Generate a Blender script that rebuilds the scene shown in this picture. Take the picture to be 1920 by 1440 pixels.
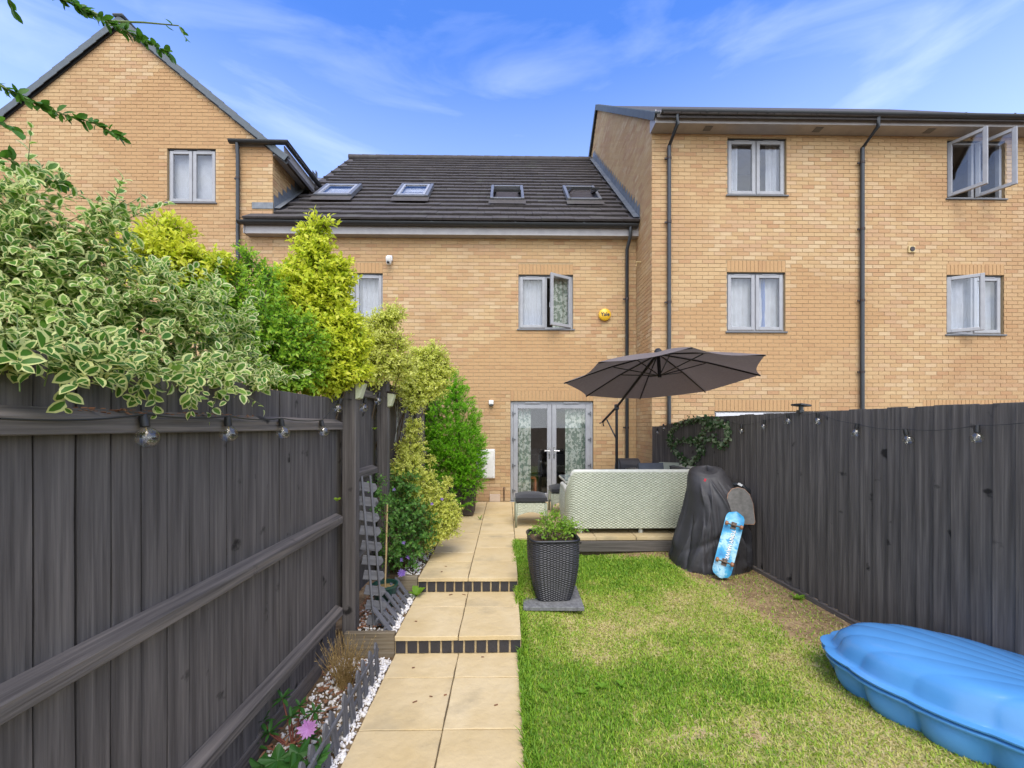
import bpy, bmesh, math, random
import numpy as np
from mathutils import Vector, Matrix
rnd = random.Random(7); rng = np.random.default_rng(11)
R = math.radians
S = bpy.context.scene
for o in list(bpy.data.objects): bpy.data.objects.remove(o)

# ------------------------------------------------------------------ camera
F, YAW, CZ, HOR = 766.0, math.atan(12/766.0), 1.57, 800.0      # focal in px of a 1920 frame
cam_d = bpy.data.cameras.new('camera'); cam = bpy.data.objects.new('camera', cam_d)
S.collection.objects.link(cam); S.camera = cam
cam.location = (0, 0, CZ); cam.rotation_euler = (R(90), 0, -YAW)
cam_d.sensor_width = 36; cam_d.lens = F/1920*36; cam_d.shift_y = 80/1920.0
cam_d.clip_start = .05; cam_d.clip_end = 3000
S.render.resolution_x, S.render.resolution_y = 1024, 768

# ------------------------------------------------------------------ sky, sun, exposure
SUN_EL, SUN_AZ = R(58), R(174)          # azimuth clockwise from +Y
w = bpy.data.worlds.new('World'); S.world = w; w.use_nodes = True
nt = w.node_tree; nt.nodes.clear()
N = nt.nodes.new; L = nt.links.new
sky = N('ShaderNodeTexSky'); sky.sky_type = 'NISHITA'; sky.sun_disc = False
sky.sun_elevation = SUN_EL; sky.sun_rotation = SUN_AZ; sky.ozone_density = 3.0; sky.air_density = 1.0; sky.dust_density = .6
hs = N('ShaderNodeHueSaturation'); hs.inputs['Saturation'].default_value = 1.28; hs.inputs['Hue'].default_value = .515; hs.inputs['Value'].default_value = 1.06
tc = N('ShaderNodeTexCoord'); mp = N('ShaderNodeMapping'); mp.inputs['Scale'].default_value = (1.5, 1.5, 6.5); mp.inputs['Rotation'].default_value = (.12, .1, .6); mp.inputs['Location'].default_value = (3.1, .7, 1.9)
n1 = N('ShaderNodeTexNoise'); n1.inputs['Scale'].default_value = 1.7; n1.inputs['Detail'].default_value = 6; n1.inputs['Roughness'].default_value = .55; n1.inputs['Distortion'].default_value = .5
cr = N('ShaderNodeValToRGB'); cr.color_ramp.elements[0].position = .50; cr.color_ramp.elements[1].position = 1.2
cr.color_ramp.elements[0].color = (0, 0, 0, 1); cr.color_ramp.elements[1].color = (1, 1, 1, 1)
mx = N('ShaderNodeMixRGB'); mx.inputs[2].default_value = (6.6, 6.9, 7.3, 1)
bg = N('ShaderNodeBackground'); bg.inputs['Strength'].default_value = .15; ow = N('ShaderNodeOutputWorld')
L(sky.outputs[0], hs.inputs['Color']); L(tc.outputs['Generated'], mp.inputs[0]); L(mp.outputs[0], n1.inputs['Vector'])
sep = N('ShaderNodeSeparateXYZ'); L(tc.outputs['Generated'], sep.inputs[0])      # broken cloud behind the camera, as the window panes mirror
mr = N('ShaderNodeMapRange'); mr.inputs[1].default_value = .25; mr.inputs[2].default_value = -.7; mr.inputs[3].default_value = 0.; mr.inputs[4].default_value = .34; L(sep.outputs[1], mr.inputs[0])
adn = N('ShaderNodeMath'); adn.operation = 'ADD'; L(n1.outputs['Fac'], adn.inputs[0]); L(mr.outputs[0], adn.inputs[1]); a2 = N('ShaderNodeMath'); a2.operation = 'ADD'; m3 = N('ShaderNodeMapRange'); m3.inputs[1].default_value = .68; m3.inputs[2].default_value = .30; m3.inputs[3].default_value = 0.; m3.inputs[4].default_value = .26; L(sep.outputs[2], m3.inputs[0]); L(adn.outputs[0], a2.inputs[0]); a2.inputs[1].default_value = 0.; L(a2.outputs[0], cr.inputs[0]); m4 = N('ShaderNodeMapRange'); m4.inputs[1].default_value = .35; m4.inputs[2].default_value = -.5; m4.inputs[3].default_value = .24; m4.inputs[4].default_value = 1.0; L(sep.outputs[1], m4.inputs[0]); mm = N('ShaderNodeMath'); mm.operation = 'MULTIPLY'; L(cr.outputs[0], mm.inputs[0]); L(m4.outputs[0], mm.inputs[1]); ma = N('ShaderNodeMath'); ma.operation = 'ADD'; ma.use_clamp = True; L(mm.outputs[0], ma.inputs[0]); L(m3.outputs[0], ma.inputs[1]); L(ma.outputs[0], mx.inputs[0]); L(hs.outputs[0], mx.inputs[1]); L(mx.outputs[0], bg.inputs[0]); L(bg.outputs[0], ow.inputs[0])
sd = bpy.data.lights.new('sun', 'SUN'); sun = bpy.data.objects.new('sun', sd); S.collection.objects.link(sun)
sd.energy = 1.25; sd.angle = R(36); sd.color = (1, .93, .82)
sdir = Vector((math.sin(SUN_AZ)*math.cos(SUN_EL), math.cos(SUN_AZ)*math.cos(SUN_EL), math.sin(SUN_EL)))
sun.rotation_euler = (-sdir).to_track_quat('-Z', 'Y').to_euler(); sun.location = (-6, -6, 12)
S.view_settings.view_transform = 'Standard'; S.view_settings.look = 'None'; S.view_settings.gamma = 1
S.view_settings.exposure = 1.25
S.render.engine = 'CYCLES'
S.cycles.max_bounces = 8; S.cycles.transparent_max_bounces = 16

# ------------------------------------------------------------------ pixel -> place helpers
CA, SA = math.cos(YAW), math.sin(YAW)
def ray(u, v):
    s = (u-960)/F
    return Vector((s*CA+SA, CA-s*SA, -(v-HOR)/F))
def atY(u, v, Y): d = ray(u, v); return Vector((0, 0, CZ)) + d*(Y/d.y)
def atX(u, v, X): d = ray(u, v); return Vector((0, 0, CZ)) + d*(X/d.x)
def atZ(u, v, z): d = ray(u, v); return Vector((0, 0, CZ)) + d*((z-CZ)/d.z)
def sm(t): t = min(1., max(0., t)); return t*t*(3-2*t)

# ------------------------------------------------------------------ materials
MT = {}
def nodes(name):
    m = bpy.data.materials.new(name); m.use_nodes = True; MT[name] = m
    t = m.node_tree; t.nodes.clear()
    return m, t, t.nodes.new, t.links.new
def ramp(n, cols, pos=None):
    e = n.color_ramp.elements
    while len(e) < len(cols): e.new(.5)
    for i, c in enumerate(cols):
        e[i].position = pos[i] if pos else i/(len(cols)-1); e[i].color = (*c, 1)
def mk(name, cols, rough=.6, scale=6., detail=5., stretch=(1, 1, 1), bump=.0, bscale=None, tint=None, tmix=.6, metal=0., spec=.5,
       trans=0., coat=0., pos=None, bstretch=None, sheen=0., wear=None):
    """cols: noise-driven colour ramp; tint: second ramp driven by face attribute 'tint' + object random"""
    m, t, n, l = nodes(name)
    out = n('ShaderNodeOutputMaterial'); b = n('ShaderNodeBsdfPrincipled')
    b.inputs['Roughness'].default_value = rough; b.inputs['Metallic'].default_value = metal
    b.inputs['Specular IOR Level'].default_value = spec
    if coat: b.inputs['Coat Weight'].default_value = coat; b.inputs['Coat Roughness'].default_value = .12
    if sheen: b.inputs['Sheen Weight'].default_value = sheen
    tc = n('ShaderNodeTexCoord'); oi = n('ShaderNodeObjectInfo')
    mul = n('ShaderNodeMath'); mul.operation = 'MULTIPLY'; mul.inputs[1].default_value = 37.0; l(oi.outputs['Random'], mul.inputs[0])
    add = n('ShaderNodeVectorMath'); add.operation = 'ADD'; l(tc.outputs['Object'], add.inputs[0]); l(mul.outputs[0], add.inputs[1])
    mp = n('ShaderNodeMapping'); mp.inputs['Scale'].default_value = stretch; l(add.outputs[0], mp.inputs[0])
    nz = n('ShaderNodeTexNoise'); nz.inputs['Scale'].default_value = scale; nz.inputs['Detail'].default_value = detail; nz.inputs['Roughness'].default_value = .6
    l(mp.outputs[0], nz.inputs['Vector'])
    cr = n('ShaderNodeValToRGB'); ramp(cr, cols, pos or [.3+.4*i/(len(cols)-1) for i in range(len(cols))]) ; l(nz.outputs['Fac'], cr.inputs[0])
    col = cr.outputs[0]
    if tint:
        at = n('ShaderNodeAttribute'); at.attribute_name = 'tint'
        s = n('ShaderNodeMix'); s.data_type = 'FLOAT'; l(at.outputs['Alpha'], s.inputs[0]); l(oi.outputs['Random'], s.inputs[2]); l(at.outputs['Fac'], s.inputs[3])
        c2 = n('ShaderNodeValToRGB'); ramp(c2, tint); l(s.outputs[0], c2.inputs[0])
        mx = n('ShaderNodeMixRGB'); mx.inputs[0].default_value = tmix; l(col, mx.inputs[1]); l(c2.outputs[0], mx.inputs[2]); col = mx.outputs[0]
    if wear:      # (colour, scale, low, high): larger stains with a shape of their own
        wn = n('ShaderNodeTexNoise'); wn.inputs['Scale'].default_value = wear[1]; wn.inputs['Detail'].default_value = 6; l(add.outputs[0], wn.inputs['Vector'])
        wr = n('ShaderNodeMapRange'); wr.inputs[1].default_value = wear[2]; wr.inputs[2].default_value = wear[3]; l(wn.outputs['Fac'], wr.inputs[0])
        wm_ = n('ShaderNodeMixRGB'); l(wr.outputs[0], wm_.inputs[0]); l(col, wm_.inputs[1]); wm_.inputs[2].default_value = (*wear[0], 1); col = wm_.outputs[0]
    l(col, b.inputs['Base Color'])
    if bump:
        m2 = n('ShaderNodeMapping'); m2.inputs['Scale'].default_value = bstretch or stretch; l(add.outputs[0], m2.inputs[0])
        n2 = n('ShaderNodeTexNoise'); n2.inputs['Scale'].default_value = bscale or scale*4; n2.inputs['Detail'].default_value = 5; l(m2.outputs[0], n2.inputs['Vector'])
        bp = n('ShaderNodeBump'); bp.inputs['Strength'].default_value = bump; bp.inputs['Distance'].default_value = .01; l(n2.outputs['Fac'], bp.inputs['Height']); l(bp.outputs[0], b.inputs['Normal'])
    sh = b.outputs[0]
    if trans:
        tr = n('ShaderNodeBsdfTranslucent'); l(col, tr.inputs['Color']); ms = n('ShaderNodeMixShader'); ms.inputs[0].default_value = trans
        l(sh, ms.inputs[1]); l(tr.outputs[0], ms.inputs[2]); sh = ms.outputs[0]
    l(sh, out.inputs['Surface'])
    return m
def flat(name, c, rough=.5, **k): return mk(name, [tuple(x*.9 for x in c), tuple(min(1, x*1.1) for x in c)], rough, **k)

BR = [(.45, .27, .13), (.51, .345, .18), (.54, .385, .21), (.46, .29, .145), (.52, .365, .195), (.42, .235, .125), (.57, .43, .26), (.47, .295, .175)]
mk('brick', [(.44, .29, .145), (.55, .385, .21)], .85, scale=30, bump=.35, bscale=160, tint=BR, tmix=.75, spec=.2, wear=((.38, .215, .11), .55, .52, .80))
mk('mortar', [(.33, .235, .13), (.42, .315, .185)], .95, scale=40, bump=.4, bscale=120, spec=.1)
mk('roof_tile', [(.055, .049, .048), (.105, .093, .088)], .8, scale=9, bump=.3, bscale=80, tint=[(.06, .053, .052), (.11, .097, .092), (.078, .07, .067)], tmix=.5, spec=.3, wear=((.10, .10, .085), 1.6, .58, .8))
mk('verge_tile', [(.09, .11, .13), (.14, .16, .18)], .7, scale=8, spec=.3, tint=[(.10, .12, .135), (.15, .17, .185)], tmix=.5)
mk('lead', [(.12, .135, .15), (.22, .235, .25)], .5, scale=7, metal=.3)
flat('upvc', (.32, .325, .34), .35)
flat('upvc_pale', (.62, .63, .66), .35)
flat('soffit', (.36, .345, .345), .5)
flat('gutter', (.028, .032, .036), .3)
flat('bracket', (.03, .018, .016), .5)
flat('sill', (.13, .135, .145), .4)
flat('white_plastic', (.75, .74, .70), .4)
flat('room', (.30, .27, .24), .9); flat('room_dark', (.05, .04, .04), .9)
flat('chair_black', (.012, .012, .014), .4); flat('chrome', (.6, .6, .6), .2, metal=1.)
flat('pale_backing', (.72, .73, .76), .9, trans=.4); flat('blue_curtain', (.10, .17, .38), .9)
mk('curtain', [(.20, .26, .20), (.52, .55, .47)], .9, scale=14, detail=2, pos=[.47, .53])
flat('wood_orange', (.35, .10, .03), .5)
W1, W2, W3 = (.058, .051, .047), (.118, .104, .096), (.195, .172, .156)
def wood(name, a, b, c, ax='z', tint=None):
    st = {'z': (42, 42, 1.3), 'y': (42, 1.3, 42), 'x': (1.3, 42, 42)}[ax]
    m = mk(name, [a, b, c], .78, scale=1.0, detail=7, stretch=st, bump=.5, bscale=1.6, tint=tint or [a, b, tuple(x*1.15 for x in b), a, c], tmix=.30, spec=.22, wear=(tuple(x*.35 for x in a), 6.5, .66, .73))
    return m
wood('fence_wood', W1, W2, W3); wood('rail_wood', W1, (.15, .13, .115), (.26, .22, .185), 'y')
wood('picket_wood', (.085, .085, .092), (.13, .13, .14), (.17, .17, .18))
wood('sleeper_wood', (.12, .09, .06), (.22, .18, .12), (.30, .26, .19), 'x'); wood('grey_sleeper', (.07, .062, .055), (.13, .115, .10), (.20, .18, .16), 'x')
SL = [(.56, .43, .23), (.61, .48, .28), (.54, .40, .20), (.64, .52, .32)]
mk('slab', [(.50, .37, .18), (.59, .46, .26), (.67, .55, .35)], .85, scale=2.4, detail=8, bump=.9, bscale=13, tint=SL, tmix=.45, spec=.2, wear=((.33, .27, .17), 2.6, .56, .86))
mk('slab_grey', [(.10, .10, .10), (.22, .22, .22)], .9, scale=30, bump=.4, bscale=60)
mk('blue_brick', [(.022, .022, .028), (.05, .048, .055)], .5, scale=20, bump=.3, bscale=60, tint=[(.025, .024, .03), (.05, .048, .056), (.07, .04, .035)], tmix=.6)
mk('path_bed', [(.10, .075, .04), (.17, .13, .075)], .95, scale=30, bump=.4)
mk('joint', [(.34, .25, .13), (.46, .36, .21)], .95, scale=30, bump=.4)
mk('soil', [(.07, .045, .025), (.15, .10, .055), (.22, .16, .09)], .95, scale=14, detail=8, bump=.7, bscale=40, spec=.1)
mk('bark', [(.11, .04, .02), (.30, .14, .07)], .9, scale=20, tint=[(.10, .045, .025), (.26, .11, .05), (.34, .19, .10)], tmix=.7)
mk('pebble', [(.62, .60, .56), (.82, .80, .77)], .7, scale=14, tint=[(.82, .80, .78), (.66, .62, .56), (.78, .72, .66), (.55, .50, .45)], tmix=.55)
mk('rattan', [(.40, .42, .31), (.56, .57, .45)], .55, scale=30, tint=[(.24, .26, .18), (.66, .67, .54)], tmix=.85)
mk('rattan_rim', [(.62, .62, .53), (.74, .74, .66)], .5, scale=20)
mk('pot_weave', [(.018, .018, .022), (.04, .04, .047)], .4, scale=60, tint=[(.010, .010, .013), (.050, .050, .058), (.03, .03, .036)], tmix=.75)
mk('cushion', [(.022, .023, .026), (.036, .037, .042)], .9, scale=60, bump=.2, sheen=.2); flat('pillow_grey', (.10, .11, .13), .9); flat('pillow_green', (.40, .42, .34), .9)
mk('canopy', [(.17, .14, .132), (.20, .168, .158)], .9, scale=30, trans=.25); flat('pole', (.028, .028, .032), .35, metal=.4)
mk('nylon', [(.028, .027, .030), (.046, .044, .048)], .55, scale=5, bump=.5, bscale=9, spec=.45)
mk('blue_plastic', [(.075, .26, .55), (.095, .30, .61)], .20, scale=3, bump=.03, bscale=120, wear=((.16, .37, .76), 2.2, .60, .9), spec=.45)
mk('grip', [(.10, .095, .085), (.17, .16, .145)], .95, scale=20); flat('deck_wood', (.42, .22, .12), .5); flat('wheel', (.30, .13, .06), .4); flat('truck', (.10, .07, .05), .4, metal=.6)
mk('deck_blue', [(.015, .19, .42), (.04, .36, .62), (.45, .70, .80), (.03, .30, .55)], .35, scale=6, detail=4, pos=[.3, .48, .60, .66])
flat('ink_white', (.82, .82, .80), .5); flat('ink_dark', (.02, .025, .04), .5); flat('yellow', (.72, .42, .02), .35); flat('pale_green_plastic', (.10, .30, .18), .4)
flat('lamp_lens', (.55, .56, .38), .3); flat('cable', (.015, .015, .015), .5); flat('wire', (.30, .30, .29), .4, metal=.5); flat('shoe', (.62, .66, .62), .5); flat('red', (.5, .04, .06), .5)
flat('orange_stake', (.62, .18, .02), .5); flat('pot_green', (.012, .055, .042), .35); flat('cane', (.50, .36, .17), .6); flat('vent_cream', (.55, .42, .20), .5); flat('brick_vent', (.58, .46, .36), .8)
mk('trough', [(.035, .026, .022), (.065, .048, .04)], .7, scale=3, stretch=(1, 1, 8))
def leafm(name, tints, rough=.45, trans=.48, tm=.9):
    return mk(name, [tints[0], tints[-1]], rough, scale=25, tint=tints, tmix=tm, trans=trans, spec=.35)
leafm('leaf_green', [(.035, .105, .022), (.055, .16, .03), (.085, .20, .045)])
leafm('leaf_var_in', [(.065, .18, .02), (.10, .25, .027), (.17, .33, .04), (.24, .40, .055)]); leafm('leaf_cream', [(.68, .70, .28), (.76, .77, .40), (.60, .68, .20)])
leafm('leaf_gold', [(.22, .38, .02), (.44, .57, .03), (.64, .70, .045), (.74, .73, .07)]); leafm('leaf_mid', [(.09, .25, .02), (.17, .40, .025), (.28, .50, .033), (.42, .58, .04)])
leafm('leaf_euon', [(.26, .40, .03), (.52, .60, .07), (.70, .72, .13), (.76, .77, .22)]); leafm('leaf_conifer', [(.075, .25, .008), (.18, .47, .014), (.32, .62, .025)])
leafm('leaf_lime', [(.20, .38, .03), (.36, .52, .06), (.14, .30, .03)]); leafm('leaf_ivy', [(.035, .10, .03), (.09, .19, .055), (.50, .56, .38), (.05, .13, .04)]); leafm('leaf_rose', [(.045, .15, .025), (.10, .25, .045), (.19, .36, .06)])
leafm('leaf_tree', [(.06, .18, .014), (.12, .29, .022), (.19, .36, .03), (.22, .17, .05)]); leafm('petal_pink', [(.55, .22, .55), (.68, .36, .66)], .5); leafm('petal_purple', [(.24, .12, .50), (.36, .24, .62)], .5)
leafm('straw', [(.40, .27, .10), (.55, .40, .18), (.30, .18, .07)], .7, .2)
leafm('blade', [(.12, .27, .016), (.21, .39, .022), (.31, .47, .035), (.45, .50, .08), (.58, .50, .19), (.64, .54, .27)], .55, .3, .97)
mk('stem', [(.07, .045, .025), (.16, .11, .06)], .8, scale=20); mk('stem_green', [(.10, .16, .04), (.16, .20, .06)], .7, scale=20); mk('stem_red', [(.14, .03, .02), (.22, .07, .04)], .7, scale=20)
def glass(name, col, rough, base, top=1.):
    m, t, n, l = nodes(name); out = n('ShaderNodeOutputMaterial'); tr = n('ShaderNodeBsdfTransparent'); tr.inputs[0].default_value = (*col, 1)
    gl = n('ShaderNodeBsdfGlossy'); gl.inputs['Roughness'].default_value = rough; lw = n('ShaderNodeLayerWeight'); lw.inputs['Blend'].default_value = .5
    pw = n('ShaderNodeMath'); pw.operation = 'POWER'; pw.inputs[1].default_value = 4.0; l(lw.outputs['Facing'], pw.inputs[0])
    mr = n('ShaderNodeMapRange'); mr.inputs[3].default_value = base; mr.inputs[4].default_value = top; l(pw.outputs[0], mr.inputs[0])
    ms = n('ShaderNodeMixShader'); l(mr.outputs[0], ms.inputs[0]); l(tr.outputs[0], ms.inputs[1]); l(gl.outputs[0], ms.inputs[2]); l(ms.outputs[0], out.inputs[0])
    return m
glass('pane', (.95, .96, .97), .0, .07); glass('rooflight_pane', (.95, .96, .97), .0, .06, .40); glass('bulb_glass', (.96, .96, .95), .0, .10, .7); glass('table_glass', (.6, .68, .62), .02, .08)
# lawn: straw, moss and bare soil under the blades
m, t, n, l = nodes('lawn'); out = n('ShaderNodeOutputMaterial'); b = n('ShaderNodeBsdfPrincipled'); b.inputs['Roughness'].default_value = .95; b.inputs['Specular IOR Level'].default_value = .1
at = n('ShaderNodeAttribute'); at.attribute_name = 'tint'; nz = n('ShaderNodeTexNoise'); nz.inputs['Scale'].default_value = 38; nz.inputs['Detail'].default_value = 8
tcn = n('ShaderNodeTexCoord'); l(tcn.outputs['Object'], nz.inputs['Vector'])
ad = n('ShaderNodeMath'); ad.operation = 'MULTIPLY_ADD'; ad.inputs[1].default_value = .5; l(nz.outputs['Fac'], ad.inputs[0]); l(at.outputs['Fac'], ad.inputs[2])
cr = n('ShaderNodeValToRGB'); ramp(cr, [(.10, .17, .025), (.24, .27, .06), (.50, .40, .20), (.36, .25, .13), (.22, .145, .08)], [.2, .42, .62, .85, .98]); l(ad.outputs[0], cr.inputs[0]); l(cr.outputs[0], b.inputs['Base Color'])
bp = n('ShaderNodeBump'); bp.inputs['Strength'].default_value = .8; bp.inputs['Distance'].default_value = .02; l(nz.outputs['Fac'], bp.inputs['Height']); l(bp.outputs[0], b.inputs['Normal']); l(b.outputs[0], out.inputs[0])

# ------------------------------------------------------------------ object helpers
WM = {}
I4 = Matrix.Identity(4)
def link(o, world=I4, parent=None):
    S.collection.objects.link(o); WM[o] = world.copy()
    if parent is not None:
        o.parent = parent; o.matrix_parent_inverse = WM[parent].inverted()
    o.matrix_basis = world
    return o
def tag(o, label=None, cat=None, group=None, kind=None):
    if label: o['label'] = label
    if cat: o['category'] = cat
    if group: o['group'] = group
    if kind: o['kind'] = kind
    return o
def thing(name, loc, label, cat, group=None):
    o = bpy.data.objects.new(name, None); o.empty_display_size = .1
    link(o, Matrix.Translation(Vector(loc))); return tag(o, label, cat, group)
class MB:
    def __init__(s): s.v = []; s.f = []; s.m = []; s.t = []; s.sm = False
    def add(s, vs, fs, m=0, t=0.):
        b = len(s.v); s.v += [tuple(v) for v in vs]
        for f in fs: s.f.append(tuple(i+b for i in f)); s.m.append(m); s.t.append(t)
        return s
    def box(s, c, d, M=None, m=0, t=0.):
        c = Vector(c); hx, hy, hz = d[0]/2, d[1]/2, d[2]/2
        vs = [Vector((x, y, z)) for x in (-hx, hx) for y in (-hy, hy) for z in (-hz, hz)]
        if M is not None: vs = [M @ v for v in vs]
        return s.add([v+c for v in vs], [(0, 1, 3, 2), (4, 6, 7, 5), (0, 4, 5, 1), (2, 3, 7, 6), (0, 2, 6, 4), (1, 5, 7, 3)], m, t)
    def span(s, a, b, m=0, t=0.):      # box from corner to corner
        return s.box([(a[i]+b[i])/2 for i in range(3)], [abs(a[i]-b[i]) for i in range(3)], None, m, t)
    def tube(s, pts, r, n=8, m=0, t=0., cap=True):
        pts = [Vector(p) for p in pts]; rs = r if isinstance(r, (list, tuple)) else [r]*len(pts)
        b = len(s.v); up = Vector((0, 0, 1))
        for i, p in enumerate(pts):
            d = (pts[min(i+1, len(pts)-1)]-pts[max(i-1, 0)]).normalized()
            a = d.cross(up if abs(d.z) < .9 else Vector((1, 0, 0))).normalized(); c = d.cross(a)
            for k in range(n):
                an = 2*math.pi*k/n; s.v.append(tuple(p+(a*math.cos(an)+c*math.sin(an))*rs[i]))
        for i in range(len(pts)-1):
            for k in range(n):
                k2 = (k+1) % n; s.f.append((b+i*n+k, b+i*n+k2, b+(i+1)*n+k2, b+(i+1)*n+k)); s.m.append(m); s.t.append(t)
        if cap:
            for i in (0, len(pts)-1): s.f.append(tuple(b+i*n+k for k in range(n))); s.m.append(m); s.t.append(t)
        return s
    def lathe(s, prof, c, n=20, M=None, m=0, t=0., ang=2*math.pi):
        c = Vector(c); b = len(s.v); full = abs(ang-2*math.pi) < 1e-6; cols = n if full else n+1
        for (r, z) in prof:
            for k in range(cols):
                an = ang*k/n; v = Vector((r*math.cos(an), r*math.sin(an), z)); v = M @ v if M is not None else v; s.v.append(tuple(v+c))
        for i in range(len(prof)-1):
            for k in range(n):
                k2 = (k+1) % cols; s.f.append((b+i*cols+k, b+i*cols+k2, b+(i+1)*cols+k2, b+(i+1)*cols+k)); s.m.append(m); s.t.append(t)
        return s
    def prism(s, poly, a, b, m=0, t=0.):      # poly of 3D points extruded by vector b-a
        d = Vector(b)-Vector(a); n = len(poly); vs = [Vector(p) for p in poly]+[Vector(p)+d for p in poly]
        return s.add(vs, [tuple(range(n)), tuple(range(2*n-1, n-1, -1))]+[(i, n+i, n+(i+1) % n, (i+1) % n) for i in range(n)], m, t)
    def grid(s, fn, nu, nv, m=0, t=0., tf=None, wrap=False):
        b = len(s.v); cu = nu if wrap else nu+1
        for j in range(nv+1):
            for i in range(cu): s.v.append(tuple(fn(i/nu, j/nv)))
        for j in range(nv):
            for i in range(nu):
                i2 = (i+1) % cu if wrap else i+1
                s.f.append((b+j*cu+i, b+j*cu+i2, b+(j+1)*cu+i2, b+(j+1)*cu+i)); s.m.append(m); s.t.append(tf(i, j) if tf else t)
        return s
    def mesh(s, name, mats, smooth=False, bevel=0., seg=1):
        me = bpy.data.meshes.new(name); me.from_pydata(s.v, [], s.f)
        for x in (mats if isinstance(mats, (list, tuple)) else [mats]): me.materials.append(MT[x])
        me.polygons.foreach_set('material_index', s.m)
        if any(s.t):
            at = me.attributes.new('tint', 'FLOAT', 'FACE'); at.data.foreach_set('value', s.t)
        bm = bmesh.new(); bm.from_mesh(me)
        bmesh.ops.recalc_face_normals(bm, faces=bm.faces)
        if bevel: bmesh.ops.bevel(bm, geom=[e for e in bm.edges if e.is_manifold and e.calc_face_angle(0) > .5], offset=bevel, segments=seg, affect='EDGES', profile=.5, clamp_overlap=True)
        bm.to_mesh(me); bm.free()
        if smooth:
            me.polygons.foreach_set('use_smooth', [True]*len(me.polygons))
            if smooth is not True: me.set_sharp_from_angle(angle=R(smooth))
        return me
    def build(s, name, mats, parent=None, smooth=False, bevel=0., seg=1, world=I4):
        return link(bpy.data.objects.new(name, s.mesh(name, mats, smooth, bevel, seg)), world, parent)
def np_mesh(name, V, faces, mats, midx=None, tint=None, smooth=False):
    """V (n,3); faces (m,3) or (m,4) int array"""
    me = bpy.data.meshes.new(name); k = faces.shape[1]
    me.vertices.add(len(V)); me.vertices.foreach_set('co', np.ascontiguousarray(V, dtype=np.float32).ravel())
    me.loops.add(faces.size); me.loops.foreach_set('vertex_index', np.ascontiguousarray(faces, dtype=np.int32).ravel())
    me.polygons.add(len(faces)); me.polygons.foreach_set('loop_start', np.arange(0, faces.size, k, dtype=np.int32))
    for x in (mats if isinstance(mats, (list, tuple)) else [mats]): me.materials.append(MT[x])
    if midx is not None: me.polygons.foreach_set('material_index', np.ascontiguousarray(midx, dtype=np.int32))
    if tint is not None:
        at = me.attributes.new('tint', 'FLOAT', 'FACE'); at.data.foreach_set('value', np.ascontiguousarray(tint, dtype=np.float32))
    me.update(calc_edges=True)
    if smooth: me.polygons.foreach_set('use_smooth', [True]*len(me.polygons))
    return me
def np_obj(name, me, parent=None, world=I4): return link(bpy.data.objects.new(name, me), world, parent)
def text_mesh(txt, size, mat, depth=.002, align='CENTER'):
    c = bpy.data.curves.new('lettering', 'FONT'); c.body = txt; c.size = size; c.extrude = depth; c.align_x = align; c.align_y = 'CENTER'; c.offset = size*.018
    o = bpy.data.objects.new('lettering', c); S.collection.objects.link(o)
    me = bpy.data.meshes.new_from_object(o); bpy.data.objects.remove(o); bpy.data.curves.remove(c)
    me.materials.clear(); me.materials.append(MT[mat]); return me
def frame_mat(o, x, y, z):      # columns x,y,z with origin o
    x, y, z = Vector(x), Vector(y), Vector(z)
    return Matrix(((x.x, y.x, z.x, o[0]), (x.y, y.y, z.y, o[1]), (x.z, y.z, z.z, o[2]), (0, 0, 0, 1)))
# smooth value noise for scattering
_g = rng.random((64, 64))
def vnoise(x, y, s):
    x, y = np.asarray(x)*s+100.3, np.asarray(y)*s+57.7; xi, yi = np.floor(x).astype(int), np.floor(y).astype(int); fx, fy = x-xi, y-yi
    fx, fy = fx*fx*(3-2*fx), fy*fy*(3-2*fy); g = lambda i, j: _g[i % 64, j % 64]
    return (g(xi, yi)*(1-fx)+g(xi+1, yi)*fx)*(1-fy)+(g(xi, yi+1)*(1-fx)+g(xi+1, yi+1)*fx)*fy
def fbm(x, y, s): return (vnoise(x, y, s)*.5+vnoise(x, y, s*2.1)*.3+vnoise(x, y, s*4.3)*.2)
# ================================================================== ground
YM, YL, YR, XR, XLW = 8.6, 8.6, 7.66, 2.76, -4.86       # facades of the three houses, party walls
mb = MB(); mb.grid(lambda a, b: (-600+1200*a, -600+1200*b, -.50), 8, 8)
tag(mb.build('ground', 'soil'), kind='structure')

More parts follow.
